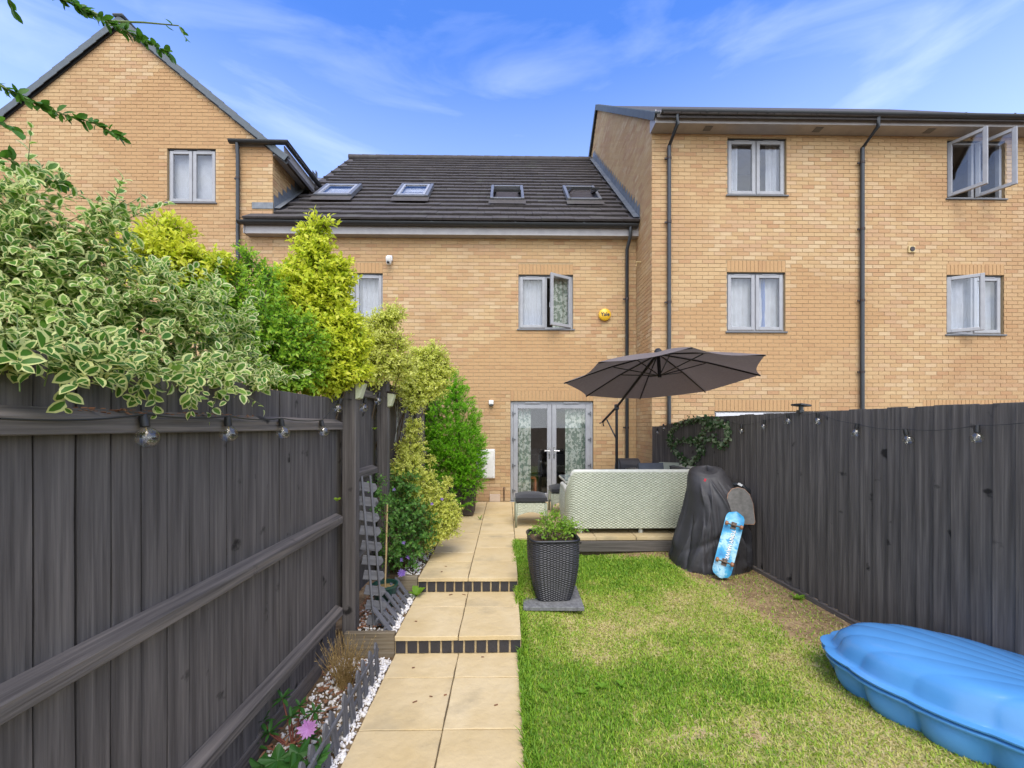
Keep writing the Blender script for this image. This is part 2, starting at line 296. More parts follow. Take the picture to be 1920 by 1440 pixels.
# ================================================================== houses
def sub_iv(iv, cuts):
    out = [iv]
    for (a, b) in cuts:
        nx = []
        for (p, q) in out:
            if b <= p or a >= q: nx.append((p, q)); continue
            if a > p: nx.append((p, a))
            if b < q: nx.append((b, q))
        out = nx
    return out
BH, BL, J = .075, .225, .010
unit_brick = None
def brick_mesh():
    global unit_brick
    if unit_brick is None:
        b = MB(); b.box((0, 0, 0), (BL-J, .014, BH-J)); unit_brick = b.mesh('brick', 'brick', bevel=.0015)
    return unit_brick
def brickwork(wall, O, U, Nn, v0, v1, rng_u, cuts, soldiers, single=0, score=None):
    """O origin, U horizontal unit, Nn outward normal. Bricks stand 6 mm proud of the mortar sheet."""
    O, U, Nn = Vector(O), Vector(U), Vector(Nn); Z = Vector((0, 0, 1)); items = []; mb = MB()
    row = int(math.floor(v0/BH))
    while row*BH < v1:
        va, vb = row*BH+J/2, (row+1)*BH-J/2; vc = (va+vb)/2; row += 1
        if va < v0-.001: va = v0
        lo, hi = rng_u(vc)
        if hi-lo < .05: continue
        cs = [(a, b) for (a, b, c, d) in cuts+soldiers if c < vc < d]
        for (p, q) in sub_iv((lo, hi), cs):
            k = math.floor((p-(row % 2)*BL/2)/BL)
            while True:
                a = k*BL+(row % 2)*BL/2+J/2; b = a+BL-J; k += 1
                if a >= q: break
                a2, b2 = max(a, p), min(b, q)
                if b2-a2 < .03: continue
                t = min(.999, max(0., .62*rnd.random()+.9*(float(fbm(a*.9+O.x, vc*1.6, .9))-.5)+.24))
                items.append((a2, b2, va, vb, t, b2-a2 > BL-J-.001 and vb-va > BH-J-.001))
    chosen = set()
    if single and score:
        full = [i for i, it in enumerate(items) if it[5]]
        full.sort(key=lambda i: score((items[i][0]+items[i][1])/2, (items[i][2]+items[i][3])/2)); chosen = set(full[:single])
    for i, (a, b, c, d, t, fl) in enumerate(items):
        off = rnd.uniform(-.0015, .0015); cen = O+U*((a+b)/2)+Z*((c+d)/2)+Nn*(off-.001)
        if i in chosen:
            link(bpy.data.objects.new('brick', brick_mesh()), frame_mat(cen, U, -Nn, Z), wall)
        else:
            M = frame_mat((0, 0, 0), U, -Nn, Z).to_3x3(); hx, hz = (b-a)/2, (d-c)/2; y0 = -.007
            P = [M @ Vector(p)+cen for p in ((-hx, y0, -hz), (hx, y0, -hz), (hx, y0, hz), (-hx, y0, hz), (-hx, .007, -hz), (hx, .007, -hz), (hx, .007, hz), (-hx, .007, hz))]
            mb.add(P, [(0, 1, 2, 3), (0, 4, 5, 1), (1, 5, 6, 2), (2, 6, 7, 3), (3, 7, 4, 0)], 0, t+.0001)
    if mb.f: tag(mb.build('brickwork', 'brick', wall), kind='stuff')
    for (a, b, c, d) in soldiers:      # upright bricks over the openings, one by one
        n = max(1, round((b-a)/BH)); p = (b-a)/n; me = None
        for k in range(n):
            if me is None:
                q = MB(); q.box((0, 0, 0), (p-J, .016, d-c-J)); me = q.mesh('soldier_brick', 'brick', bevel=.0015)
            link(bpy.data.objects.new('soldier_brick', me), frame_mat(O+U*(a+p*(k+.5))+Z*((c+d)/2)-Nn*.0005, U, -Nn, Z), wall)
def wall_sheet(house, O, U, Nn, poly_rows, cuts, name='wall', depth=.12):
    """mortar-coloured wall with real openings and reveals; poly_rows: list of (v, lo, hi) breakpoints"""
    O, U, Nn = Vector(O), Vector(U), Vector(Nn); Z = Vector((0, 0, 1)); mb = MB()
    P = lambda u, v, d=0.: O+U*u+Z*v-Nn*d
    vs = sorted(set([r[0] for r in poly_rows]+[c for q in cuts for c in q[2:] if poly_rows[0][0] < c < poly_rows[-1][0]]))
    def lohi(v):
        for (a, b) in zip(poly_rows[:-1], poly_rows[1:]):
            if a[0] <= v <= b[0]:
                s = (v-a[0])/max(1e-9, b[0]-a[0]); return a[1]+(b[1]-a[1])*s, a[2]+(b[2]-a[2])*s
    for va, vb in zip(vs[:-1], vs[1:]):
        la, ha = lohi(va); lb, hb = lohi(vb); vm = (va+vb)/2; cs = sorted((c[0], c[1]) for c in cuts if c[2] < vm < c[3])
        edges = [('lo', 0)]+[('c', x) for c in cs for x in c]+[('hi', 0)]
        for e1, e2 in zip(edges[::2], edges[1::2]):
            f = lambda e, l, h: l if e[0] == 'lo' else h if e[0] == 'hi' else e[1]
            mb.add([P(f(e1, la, ha), va), P(f(e2, la, ha), va), P(f(e2, lb, hb), vb), P(f(e1, lb, hb), vb)], [(0, 1, 2, 3)])
    for (a, b, c, d) in cuts:
        for q in (((a, c), (a, d)), ((b, d), (b, c)), ((a, d), (b, d)), ((b, c), (a, c))):
            mb.add([P(*q[0]), P(*q[1]), P(*q[1], depth), P(*q[0], depth)], [(0, 1, 2, 3)])
    return mb.build(name, 'mortar', house)
sash_cache = {}
def frame_ring(mb, w_, h_, t, d, c=(0, 0, 0), m=0):      # rectangular frame in local XZ, centred in x, bottom at 0
    x, y, z = c
    mb.span((x-w_/2, y, z), (x-w_/2+t, y+d, z+h_), m); mb.span((x+w_/2-t, y, z), (x+w_/2, y+d, z+h_), m)
    mb.span((x-w_/2+t, y+.001, z), (x+w_/2-t, y+d-.001, z+t), m); mb.span((x-w_/2+t, y+.001, z+h_-t), (x+w_/2-t, y+d-.001, z+h_), m)
def window(house, x0, x1, z0, z1, Y, opens=(None, None), curt='net', vent=True, lit=None):
    """two-light casement in the opening; opens: None or (hinge 'L'/'R', degrees) for each light"""
    w_ = x1-x0; h_ = z1-z0; yf = Y+.045
    root = MB(); frame_ring(root, w_-.004, h_-.004, .05, .07, ((x0+x1)/2, yf, z0+.002)); root.span(((x0+x1)/2-.028, yf+.002, z0+.05), ((x0+x1)/2+.028, yf+.066, z1-.05))
    win = root.build('window', 'upvc', house, bevel=.004)
    s = MB(); s.span((x0-.03, Y-.035, z0-.03), (x1+.03, Y+.12, z0-.001)); s.build('sill', 'sill', win, bevel=.005)
    s = MB(); s.span((x0+.001, Y+.02, z1-.016), (x1-.001, Y+.05, z1-.001)); s.build('dark_gap_strip', 'gutter', win)  # near-black strip drawn in for the dark gap at the top
    sw = (w_-.1-.056)/2+.03; sh = h_-.1+.03
    for k, op in enumerate(opens):
        cx = x0+.05+sw/2-.015 if k == 0 else x1-.05-sw/2+.015; zz = z0+.05-.015
        a = 0.; hx = 0.
        if op: a = R(op[1]); hx = -sw/2 if op[0] == 'L' else sw/2; a = -a if op[0] == 'L' else a
        M = Matrix.Translation((cx+hx, yf-.022, zz)) @ Matrix.Rotation(a, 4, 'Z') @ Matrix.Translation((-hx, 0, 0))
        q = MB(); frame_ring(q, sw, sh, .062, .05); q2 = q.build('sash', 'upvc', win, bevel=.006, seg=2, world=M)
        g = MB(); g.span((-sw/2+.055, .022, .055), (sw/2-.055, .030, sh-.055)); g.build('pane', 'pane', win, world=M)
        if op:
            q = MB(); e = -hx*.9; q.tube([(e, .05, sh*.45), (e, .085, sh*.45), (e, .085, sh*.45-.10)], .009, 6); q.build('handle', 'upvc_pale', win, world=M)
    if vent:
        for k in (-1, 1):
            q = MB(); q.span(((x0+x1)/2+k*w_*.24-.14, yf-.026, z1-.046), ((x0+x1)/2+k*w_*.24+.14, yf-.001, z1-.026)); q.build('trickle_vent', 'upvc', win, bevel=.003)
    # the room behind
    q = MB(); D = 1.6
    for f in (((x0-.5, z0-.5), (x0-.5, z1+.3)), ((x1+.5, z1+.3), (x1+.5, z0-.5)), ((x0-.5, z1+.3), (x1+.5, z1+.3)), ((x1+.5, z0-.5), (x0-.5, z0-.5))):
        (a, b), (c, d) = f; q.add([(a, Y+.13, b), (c, Y+.13, d), (c, Y+D, d), (a, Y+D, b)], [(0, 1, 2, 3)])
    q.add([(x0-.5, Y+D, z0-.5), (x1+.5, Y+D, z0-.5), (x1+.5, Y+D, z1+.3), (x0-.5, Y+D, z1+.3)], [(0, 1, 2, 3)]); q.build('room', 'room', win)
    def drape(a, b, mat, amp=.02, nm='curtain', freq=9):
        q = MB(); q.grid(lambda i, j: (a+(b-a)*i, Y+.155+amp*math.sin(i*(b-a)*6.28*freq)+.004*math.sin(j*9+i*30), z0-.1+(z1-z0+.15)*j), max(12, int((b-a)*90)), 6); q.build(nm, mat, win, smooth=True)
    if curt == 'net': drape(x0-.05, x1+.05, 'pale_backing', .012, 'pale_backing')  # white sheets added behind the glass so the panes look pale
    elif curt == 'pane_sheet': drape(x0-.05, x1+.05, 'pale_backing', .0, 'pane_sheet')
    elif curt == 'sides': drape(x0-.05, x0+.28, 'pale_backing'); drape(x1-.30, x1+.05, 'pale_backing')
    elif curt == 'blue': drape(x0-.05, x1+.05, 'pale_backing', .012, 'pale_backing'); drape(x1-.40, x1-.27, 'blue_curtain')
    elif curt == 'right': drape(x0-.05, (x0+x1)/2, 'pale_backing', .012, 'pale_backing'); drape(x1-.42, x1+.05, 'curtain', .02)
    return win
def downpipe(house, pts, brs, bx=-1):
    q = MB(); q.tube(pts, .036, 12); dp = q.build('downpipe', 'gutter', house, smooth=40)
    for z in brs:
        x, y, _ = pts[-1]; q = MB(); q.tube([(x, y, z-.022), (x, y, z+.022)], .043, 12); q.box((x-.055, y+.015, z), (.05, .02, .03)); q.build('bracket', 'bracket', dp)
    return dp
def gutter(house, pts, r=.062, mat='gutter', joints=()):
    """half-round trough swept along pts (horizontal)"""
    mb = MB(); pts = [Vector(p) for p in pts]; ring = []
    pr = [(math.cos(a), math.sin(a)) for a in [math.pi+math.pi*i/8 for i in range(9)]]; pr = [(x*r, z*r) for x, z in pr]+[(x*(r-.006), z*(r-.006)) for x, z in pr[::-1] for x, z in [(x, z)]]
    for i, p in enumerate(pts):
        d0 = (pts[i]-pts[i-1]).normalized() if i else (pts[1]-pts[0]).normalized(); d1 = (pts[i+1]-pts[i]).normalized() if i < len(pts)-1 else d0
        s0 = Vector((0, 0, 1)).cross(d0); s1 = Vector((0, 0, 1)).cross(d1); s = s0+s1; s = s/max(.3, s.dot(s0))
        ring.append([p+s*x+Vector((0, 0, z)) for x, z in pr])
    n = len(pr); mb.v = [tuple(v) for rr in ring for v in rr]
    for i in range(len(pts)-1):
        for k in range(n): mb.f.append((i*n+k, i*n+(k+1) % n, (i+1)*n+(k+1) % n, (i+1)*n+k))
    mb.f += [tuple(range(n)), tuple(range((len(pts)-1)*n, len(pts)*n))]; mb.m = [0]*len(mb.f); mb.t = [0.]*len(mb.f)
    g = mb.build('gutter', mat, house, smooth=30)
    for (j, ax) in joints:
        q = MB(); j = Vector(j); u = Vector((1, 0, 0)) if ax == 'x' else Vector((0, 1, 0)); s = Vector((0, 0, 1)).cross(u)
        vs = [j+s*(r+.004)*math.cos(a)+Vector((0, 0, (r+.004)*math.sin(a)))+u*e for e in (-.02, .02) for a in [math.pi+math.pi*i/8 for i in range(9)]]
        q.add(vs, [(i, i+1, 10+i, 9+i) for i in range(8)]); q.build('joint_clip', mat, g)
    return g

# ---------------------------------------------------------------- middle house
XL0 = XLW
hm = thing('brick_house', (-1, YM+2, 0), 'middle two storey buff brick house with dark tiled roof, four rooflights and French doors', 'house', 'terraced brick houses')
def wx(u, Y): return (u-948)/F*Y
def wz(v, Y): return CZ+(HOR-v)*Y/F
W2m = (wx(616, YM), wx(719, YM), wz(612, YM), wz(514, YM)); W3m = (wx(972, YM), wx(1075, YM), wz(617, YM), wz(515, YM)); DM = (wx(957, YM), wx(1113, YM), 0.0, wz(752, YM))
TOPM = 5.53
sold = lambda w_: (w_[0]-.0, w_[1]+.0, w_[3], w_[3]+.225)
wm_ = wall_sheet(hm, (0, YM, 0), (1, 0, 0), (0, -1, 0), [(-.5, XL0, XR), (TOPM, XL0, XR)], [W2m, W3m, DM])
brickwork(wm_, (0, YM, 0), (1, 0, 0), (0, -1, 0), -.15, TOPM, lambda v: (XL0, XR-.002), [W2m, W3m, DM], [sold(W2m), sold(W3m), sold(DM)], 240, lambda x, z: abs(x-.6)+abs(z-2.6)*1.5)
window(hm, *W2m, YM, curt='net'); window(hm, *W3m, YM, opens=(None, ('R', 31)), curt='right')
# French doors
x0, x1, z0, z1 = DM; q = MB(); frame_ring(q, x1-x0-.004, z1-z0-.004, .06, .07, ((x0+x1)/2, YM+.04, z0+.002)); dr = q.build('french_doors', 'upvc', hm, bevel=.005)
dw = (x1-x0-.12)/2
for k in (0, 1):
    cx = x0+.06+dw*(k+.5); q = MB(); frame_ring(q, dw-.006, z1-.13, .095, .055, (cx, YM+.03, .065)); q.build('door_leaf', 'upvc', dr, bevel=.006)
    q = MB(); q.span((cx-dw/2+.09, YM+.05, .15), (cx+dw/2-.09, YM+.058, z1-.16)); q.build('pane', 'pane', dr)
    e = cx+(dw/2-.048)*(1 if k == 0 else -1); s = 1 if k == 0 else -1
    q = MB(); q.box((e, YM+.022, 1.02), (.032, .014, .24)); q.build('handle_plate', 'chrome', dr, bevel=.004)
    q = MB(); q.tube([(e, YM+.02, 1.06), (e, YM-.03, 1.06), (e-s*.11, YM-.035, 1.06)], .009, 8); q.build('door_handle', 'chrome', dr, smooth=40)
    q = MB(); q.box((e, YM+.012, .97), (.014, .006, .03)); q.build('keyhole', 'gutter', dr)
    for z in (.22, .75, 1.30, 1.85):
        q = MB(); ex = x0+.055 if k == 0 else x1-.055; q.tube([(ex, YM+.018, z-.04), (ex, YM+.018, z+.04)], .014, 8); q.box((ex+(.03 if k == 0 else -.03), YM+.024, z), (.05, .012, .03)); q.build('hinge', 'bracket' if False else 'sill', dr)
    q = MB(); q.span((cx-.16, YM+.012, z1-.052), (cx+.16, YM+.039, z1-.025)); q.build('trickle_vent', 'upvc', dr, bevel=.003)
q = MB(); q.span((x0-.02, YM-.05, -.012), (x1+.02, YM+.12, .0)); q.build('threshold', 'upvc', dr)
q = MB(); D = 4.2; X0, X1, ZT = -2.2, 2.6, 2.4
q.add([(X0, YM+.13, .0), (X1, YM+.13, .0), (X1, YM+D, .0), (X0, YM+D, .0)], [(0, 1, 2, 3)]); q.add([(X0, YM+.13, ZT), (X1, YM+.13, ZT), (X1, YM+D, ZT), (X0, YM+D, ZT)], [(0, 1, 2, 3)])
q.add([(X0, YM+.13, 0), (X0, YM+D, 0), (X0, YM+D, ZT), (X0, YM+.13, ZT)], [(0, 1, 2, 3)]); q.add([(X1, YM+.13, 0), (X1, YM+D, 0), (X1, YM+D, ZT), (X1, YM+.13, ZT)], [(0, 1, 2, 3)]); q.add([(X0, YM+D, 0), (X1, YM+D, 0), (X1, YM+D, ZT), (X0, YM+D, ZT)], [(0, 1, 2, 3)])
q.build('dining_room', 'room', dr)
def dcurt(a, b, nm='curtain'):
    q = MB(); q.grid(lambda i, j: (a+(b-a)*i, YM+.165+.02*math.sin(i*(b-a)*52), .03+2.1*j), 24, 8); q.build(nm, 'curtain', dr, smooth=True)
dcurt(wx(966, YM), wx(996, YM)); dcurt(wx(1062, YM), wx(1106, YM))
def dchair(x, y):
    q = MB(); q.box((x, y, .46), (.42, .42, .05)); q.box((x, y+.2, .80), (.40, .03, .50)); q.box((x, y-.2, .74), (.42, .03, .40))
    for sx in (-.19, .19):
        q.tube([(x+sx, y-.2, 0), (x+sx, y-.2, .9)], .012, 6); q.tube([(x+sx, y+.2, 0), (x+sx, y+.2, .46)], .012, 6)
    c = q.build('dining_chair', 'chair_black'); return tag(c, 'black dining chair seen through the %s' % ('left glass door' if x < .8 else 'right glass door'), 'chair', 'dining chairs indoors')
dchair(.62, 9.45); dchair(1.18, 9.5)
q = MB(); q.box((.95, 10.3, .74), (1.7, .9, .04))
for sx in (-.78, .78):
    for sy in (-.4, .4): q.box((.95+sx, 10.3+sy, .36), (.06, .06, .72))
tag(q.build('dining_table', 'chair_black'), 'dark dining table indoors beyond the French doors', 'table')
q = MB(); q.box((.33, 9.25, .42), (.04, .5, .04)); q.box((.33, 9.02, .21), (.04, .04, .42)); q.box((.33, 9.48, .35), (.04, .04, .70)); q.box((.50, 9.25, .43), (.34, .5, .03)); q.box((.66, 9.02, .21), (.04, .04, .42)); q.box((.66, 9.48, .35), (.04, .04, .70)); q.box((.5, 9.48, .66), (.3, .03, .08))
tag(q.build('wooden_chair', 'wood_orange'), 'small orange brown wooden chair inside behind left glass door', 'chair')
# roof: plane through (Y 8.30, z 5.83) rising .93
SLP, RY0, RZ0, RYT = .93, 8.30, 5.83, 12.8
def rz(y): return RZ0+(y-RY0)*SLP
al = math.atan(SLP); ca, sa = math.cos(al), math.sin(al)
mb = MB(); XE = -5.34
mb.prism([(XE+.02, RY0+.06, rz(RY0+.06)-.09), (XE+.02, YM, rz(YM)-.09), (XE+.02, YM, rz(YM)-.16), (XE+.02, RY0+.06, rz(RY0+.06)-.14)], (0, 0, 0), (XR-XE-.03, 0, 0))
mb.prism([(XLW, YM, rz(YM)-.09), (XLW, RYT, rz(RYT)-.09), (XLW, RYT, rz(RYT)-.16), (XLW, YM, rz(YM)-.16)], (0, 0, 0), (XR-XLW-.01, 0, 0))
mb.prism([(XLW, RYT, rz(RYT)-.09), (XLW, RYT+4.3, rz(RYT)-4.1), (XLW, RYT+4.3, rz(RYT)-4.2), (XLW, RYT, rz(RYT)-.16)], (0, 0, 0), (XR-XLW-.01, 0, 0))
roof = mb.build('roof', 'roof_tile', hm)
TW, TG = .335, .315; nrow = int((RYT-RY0)/ca/TG)+1
q = MB(); q.box((0, TG*.56, 0), (TW-.004, TG*1.18, .046)); tile_me = q.mesh('tile', 'roof_tile', bevel=.003)
tl = []
for r_ in range(nrow):
    y = RY0+r_*TG*ca
    if y > RYT-.12: break
    k = 0; xs = XE if y+.2 < YM else XLW+.01
    x = XR-.02-(TW/2 if r_ % 2 else 0)
    while x-TW > xs-.25:
        c = x-TW/2
        if c-TW/2 > xs-.03: tl.append((c, y, r_))
        x -= TW
        k += 1
tl.sort(key=lambda a: a[1]+abs(a[0]+1)*.02); rest = MB()
for i, (x, y, r_) in enumerate(tl):
    M = Matrix.Translation((x, y, rz(y)-.045+rnd.uniform(-.004, .004))) @ Matrix.Rotation(al-.14+rnd.uniform(-.006, .006), 4, 'X') @ Matrix.Rotation(rnd.uniform(-.006, .006), 4, 'Z')
    if i < 300: link(bpy.data.objects.new('tile', tile_me), M, roof)
    else: rest.box(M @ Vector((0, TG*.56, 0)), (TW-.004, TG*1.18, .046), M.to_3x3(), 0, rnd.random())
tag(rest.build('upper_tiles', 'roof_tile', roof), kind='stuff')
q = MB(); q.tube([(0, 0, 0), (.43, 0, 0)], [.105, .098], 12); rme = q.mesh('ridge_tile', 'roof_tile', smooth=40); x = XLW
while x < XR-.45: link(bpy.data.objects.new('ridge_tile', rme), Matrix.Translation((x, RYT-.02, rz(RYT)-.09)), roof); x += .42
q = MB(); q.span((XE+.02, 8.42, 5.52), (XR-.006, 8.44, 5.79)); q.build('fascia', 'soffit', hm)
q = MB(); q.span((XE+.02, 8.441, 5.522), (XR-.006, YM-.012, 5.535)); q.span((XE, 8.40, 5.515), (XE+.019, YM-.012, 5.72)); q.build('soffit', 'soffit', hm)
gutter(hm, [(XE-.08, 8.355, 5.735), (XR-.04, 8.355, 5.72)], joints=[((x, 8.355, 5.733), 'x') for x in (-4.2, -3.3, -1.5, .2, 1.6)])
px_ = wx(1177, YM-.08)
downpipe(hm, [(px_+.02, 8.355, 5.68), (px_+.02, 8.36, 5.50), (px_, YM-.07, 5.28), (px_, YM-.07, .0)], (1.55, 2.9, 4.25))
# flashings against the right house
def stepflash(house, X, y0, y1, nx, zf, off=.02):
    q = MB(); y = y0
    while y < y1:
        yy = min(y+.17, y1); z = zf(y)
        q.add([(X, y, z-.06), (X, yy, zf(yy)-.06), (X, yy, zf(yy)+.14), (X, y, zf(yy)+.14), (X+nx*.006, y, z-.06), (X+nx*.006, yy, zf(yy)-.06), (X+nx*.006, yy, zf(yy)+.14), (X+nx*.006, y, zf(yy)+.14)], [(4, 5, 6, 7), (7, 6, 2, 3), (0, 4, 7, 3), (1, 2, 6, 5)])
        y = yy
    q.add([(X+nx*.01, y0, zf(y0)+.02), (X+nx*.13, y0, zf(y0)+.012), (X+nx*.13, y1, zf(y1)+.012), (X+nx*.01, y1, zf(y1)+.02)], [(0, 1, 2, 3)])
    return q.build('lead_flashing', 'lead', house)
stepflash(hm, XR-.012, RY0+.02, RYT, -1, rz); stepflash(hm, XLW+.012, YM+.02, 10.6, 1, rz)
q = MB(); q.span((wx(478, YM), YM-.02, rz(YM)+.0), (XLW+.02, YM-.009, rz(YM)+.13)); q.build('lead_apron', 'lead', hm)
# rooflights
def on_roof(u, v):
    d = ray(u, v); t_ = (CZ-RZ0+RY0*SLP)/(SLP*d.y-d.z); return Vector((0, 0, CZ))+d*t_
for (u0, u1, v1, v0, op, lb) in ((588, 660, 370, 350, 0, ''), (738, 803, 372, 350, 0, ''), (919, 983, 377, 353, 14, ''), (1064, 1128, 378, 354, 20, '')):
    a = on_roof(u0, v1); b = on_roof(u1, v1); c = on_roof((u0+u1)/2, v0); w_ = (b-a).x; h_ = (c.y-a.y)/ca
    M = Matrix.Translation((a.x+w_/2, a.y, rz(a.y))) @ Matrix.Rotation(al, 4, 'X')
    q = MB()
    for s in (-1, 1): q.span((s*w_/2-s*.07, 0, -.02), (s*w_/2, h_, .075))
    q.span((-w_/2+.07, 0, -.02), (w_/2-.07, .07, .07)); q.span((-w_/2+.07, h_-.07, -.02), (w_/2-.07, h_, .07))
    rl = q.build('rooflight', 'sill', hm, bevel=.008, world=M)
    q = MB(); q.add([(-w_/2-.03, -.22, .012), (w_/2+.03, -.22, .012), (w_/2+.03, .0, .03), (-w_/2-.03, .0, .03)], [(0, 1, 2, 3)]); q.build('apron', 'roof_tile', rl, world=M)
    M2 = M @ Matrix.Translation((0, h_*.55, .045)) @ Matrix.Rotation(R(-op), 4, 'X') @ Matrix.Translation((0, -h_*.55, 0))
    q = MB()
    for s in (-1, 1): q.span((s*(w_/2-.075)-s*.05, .075, -.015), (s*(w_/2-.075), h_-.075, .03))
    q.span((-w_/2+.125, .075, -.014), (w_/2-.125, .125, .029)); q.span((-w_/2+.125, h_-.125, -.014), (w_/2-.125, h_-.075, .029)); q.build('sash', 'gutter' if op else 'upvc', rl, world=M2)
    q = MB(); q.span((-w_/2+.12, .12, .004), (w_/2-.12, h_-.12, .012)); q.build('pane', 'rooflight_pane', rl, world=M2)
    q = MB(); q.span((-w_/2+.07, .07, -.019), (w_/2-.07, h_-.07, -.012)); q.build('pane_sheet', 'room_dark' if op else 'pale_backing', rl, world=M)  # white sheet stands in for pale sky reflection, dark sheet for shade inside
q = MB(); q.box((wx(928, YM), YM-.03, .075), (.22, .05, .15)); q.build('air_brick', 'brick_vent', hm, bevel=.004)
q = MB(); q.tube([(wx(945, YM), YM-.02, .02), (wx(945, YM), YM-.02, .28), (wx(945, YM), YM-.06, .30)], .012, 6); q.build('drain_pipe', 'bracket', hm)

# ---------------------------------------------------------------- left house
hl = thing('brick_house', (-8, YL+2, 0), 'left buff brick house with tall gable end, dark verge tiles and one upstairs window', 'house', 'terraced brick houses')
AX, AZ, GS = -7.96, 10.0, .826
WL = (wx(322, YL), wx(411, YL), wz(385, YL), wz(285, YL)); LXE = 2*AX-XLW
ztl = AZ-.12
def gl(v): d = max(0, (ztl-v)/GS); return max(LXE, AX-d), min(XLW, AX+d)
ez = ztl-(XLW-AX)*GS
lw = wall_sheet(hl, (0, YL, 0), (1, 0, 0), (0, -1, 0), [(-.5, LXE, XLW), (ez, LXE, XLW), (ztl, AX, AX)], [WL])
brickwork(lw, (0, YL, 0), (1, 0, 0), (0, -1, 0), 2.2, ztl, gl, [WL], [], 300, lambda x, z: abs(x+6.6)+abs(z-7.6))
window(hl, *WL, YL, curt='pane_sheet', vent=True)
lsw = wall_sheet(hl, (XLW, 0, 0), (0, 1, 0), (1, 0, 0), [(5.5, YL, 12.5), (7.4, YL, 12.5)], [], 'side_wall')
brickwork(lsw, (XLW, 0, 0), (0, 1, 0), (1, 0, 0), 5.9, 7.4, lambda v: (YL, 11.0), [], [])
mb = MB()
for s in (1, -1):
    e = AX+s*(XLW-AX+.32); zz = AZ-(XLW-AX+.32)*GS; mb.prism([(AX, YL-.03, AZ-.02), (e, YL-.03, zz-.02), (e, YL-.03, zz-.10), (AX, YL-.03, AZ-.11)], (0, 0, 0), (0, 9, 0))
lroof = mb.build('roof', 'roof_tile', hl)
n = 13; Lr = (XLW-AX+.34)/math.cos(math.atan(GS)); q = MB(); st = Lr/n
q.box((0, .03, 0), (st+.02, .10, .035)); q.box((0, -.02, -.05), (st+.02, .012, .13)); vme = q.mesh('verge_tile', 'verge_tile', bevel=.004)
for s in (1, -1):
    for k in range(n):
        d = (k+.5)*st; c, sn = math.cos(math.atan(GS)), math.sin(math.atan(GS))
        M = Matrix.Translation((AX+s*d*c, YL-.055, AZ-d*sn+.01)) @ Matrix.Rotation(s*(math.atan(GS)-.035), 4, 'Y'); link(bpy.data.objects.new('verge_tile', vme), M, lroof)
q = MB(); q.box((AX, YL+.1, AZ+.03), (.22, .42, .06)); q.build('ridge_tile', 'verge_tile', lroof, bevel=.02)
for s in (1, -1):
    q = MB(); d = Lr/2; M = Matrix.Rotation(s*math.atan(GS), 3, 'Y'); q.box((AX+s*d*c, YL-.022, AZ-d*sn-.125), (Lr-.06, .018, .05), M); q.build('verge_trim', 'gutter', hl)
zE = 7.42
q = MB(); q.span((XLW+.012, YL-.02, zE-.20), (XLW+.24, 11.2, zE-.185)); q.span((XLW+.241, YL-.02, zE-.20), (XLW+.256, 11.2, zE+.0)); q.build('soffit', 'soffit', hl)
gutter(hl, [(wx(433, 8.46), 8.50, zE+.04), (XLW+.33, 8.50, zE+.03), (XLW+.33, 10.9, zE+.02)])
q = MB(); q.span((wx(447, 8.5), YL-.03, zE-.03), (XLW+.01, YL-.008, zE+.09)); q.build('fascia', 'soffit', hl)
pxl = wx(450, 8.5); downpipe(hl, [(pxl, 8.50, zE), (pxl, 8.52, 7.1), (pxl, 8.52, .0)], (6.7, 5.0, 3.4), 1)

# ---------------------------------------------------------------- right house
hr = thing('brick_house', (6, YR+2, 0), 'right three storey buff brick house with black gutter, two downpipes and open casement windows', 'house', 'terraced brick houses')
XRE = 11.5; TOPR = 7.12
A1 = (wx(1367, YR), wx(1480, YR), wz(362, YR), wz(254, YR)); A2 = (wx(1366, YR), wx(1478, YR), wz(620, YR), wz(508, YR)); A3 = (wx(1789, YR), wx(1902, YR), wz(365, YR), wz(254, YR)); A4 = (wx(1788, YR), wx(1900, YR), wz(624, YR), wz(511, YR))
D1 = (wx(1343, YR), wx(1543, YR), -.1, wz(771, YR)); D2 = (wx(1742, YR), wx(1930, YR), -.1, wz(771, YR)); cuts = [A1, A2, A3, A4, D1, D2]
rw = wall_sheet(hr, (0, YR, 0), (1, 0, 0), (0, -1, 0), [(-.5, XR, XRE), (TOPR, XR, XRE)], cuts)
brickwork(rw, (0, YR, 0), (1, 0, 0), (0, -1, 0), .0, TOPR, lambda v: (XR, XRE), cuts, [sold(A2), sold(A4), sold(D1), sold(D2)], 230, lambda x, z: abs(x-5.2)*.6+abs(z-3.6))
window(hr, *A1, YR, curt='sides'); window(hr, *A2, YR, curt='blue'); window(hr, *A3, YR, opens=(('L', 64), ('L', 64)), curt=None, vent=False); window(hr, *A4, YR, opens=(('L', 30), None), curt='net')
for D_ in (D1, D2):
    x0, x1, z0, z1 = D_; q = MB(); frame_ring(q, x1-x0-.004, z1-z0-.004, .07, .07, ((x0+x1)/2, YR+.05, z0)); q.span(((x0+x1)/2-.05, YR+.05, z0+.07), ((x0+x1)/2+.05, YR+.118, z1-.07)); d_ = q.build('patio_doors', 'upvc_pale', hr, bevel=.004)
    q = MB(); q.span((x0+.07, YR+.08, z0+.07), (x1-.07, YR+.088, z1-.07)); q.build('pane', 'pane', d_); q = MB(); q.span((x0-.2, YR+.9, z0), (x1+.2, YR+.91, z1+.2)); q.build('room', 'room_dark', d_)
    q = MB(); q.span((x0+.03, YR+.01, z1-.17), ((x0+x1)/2, YR+.049, z1-.03)); q.build('blind_box', 'upvc_pale', d_, bevel=.004)
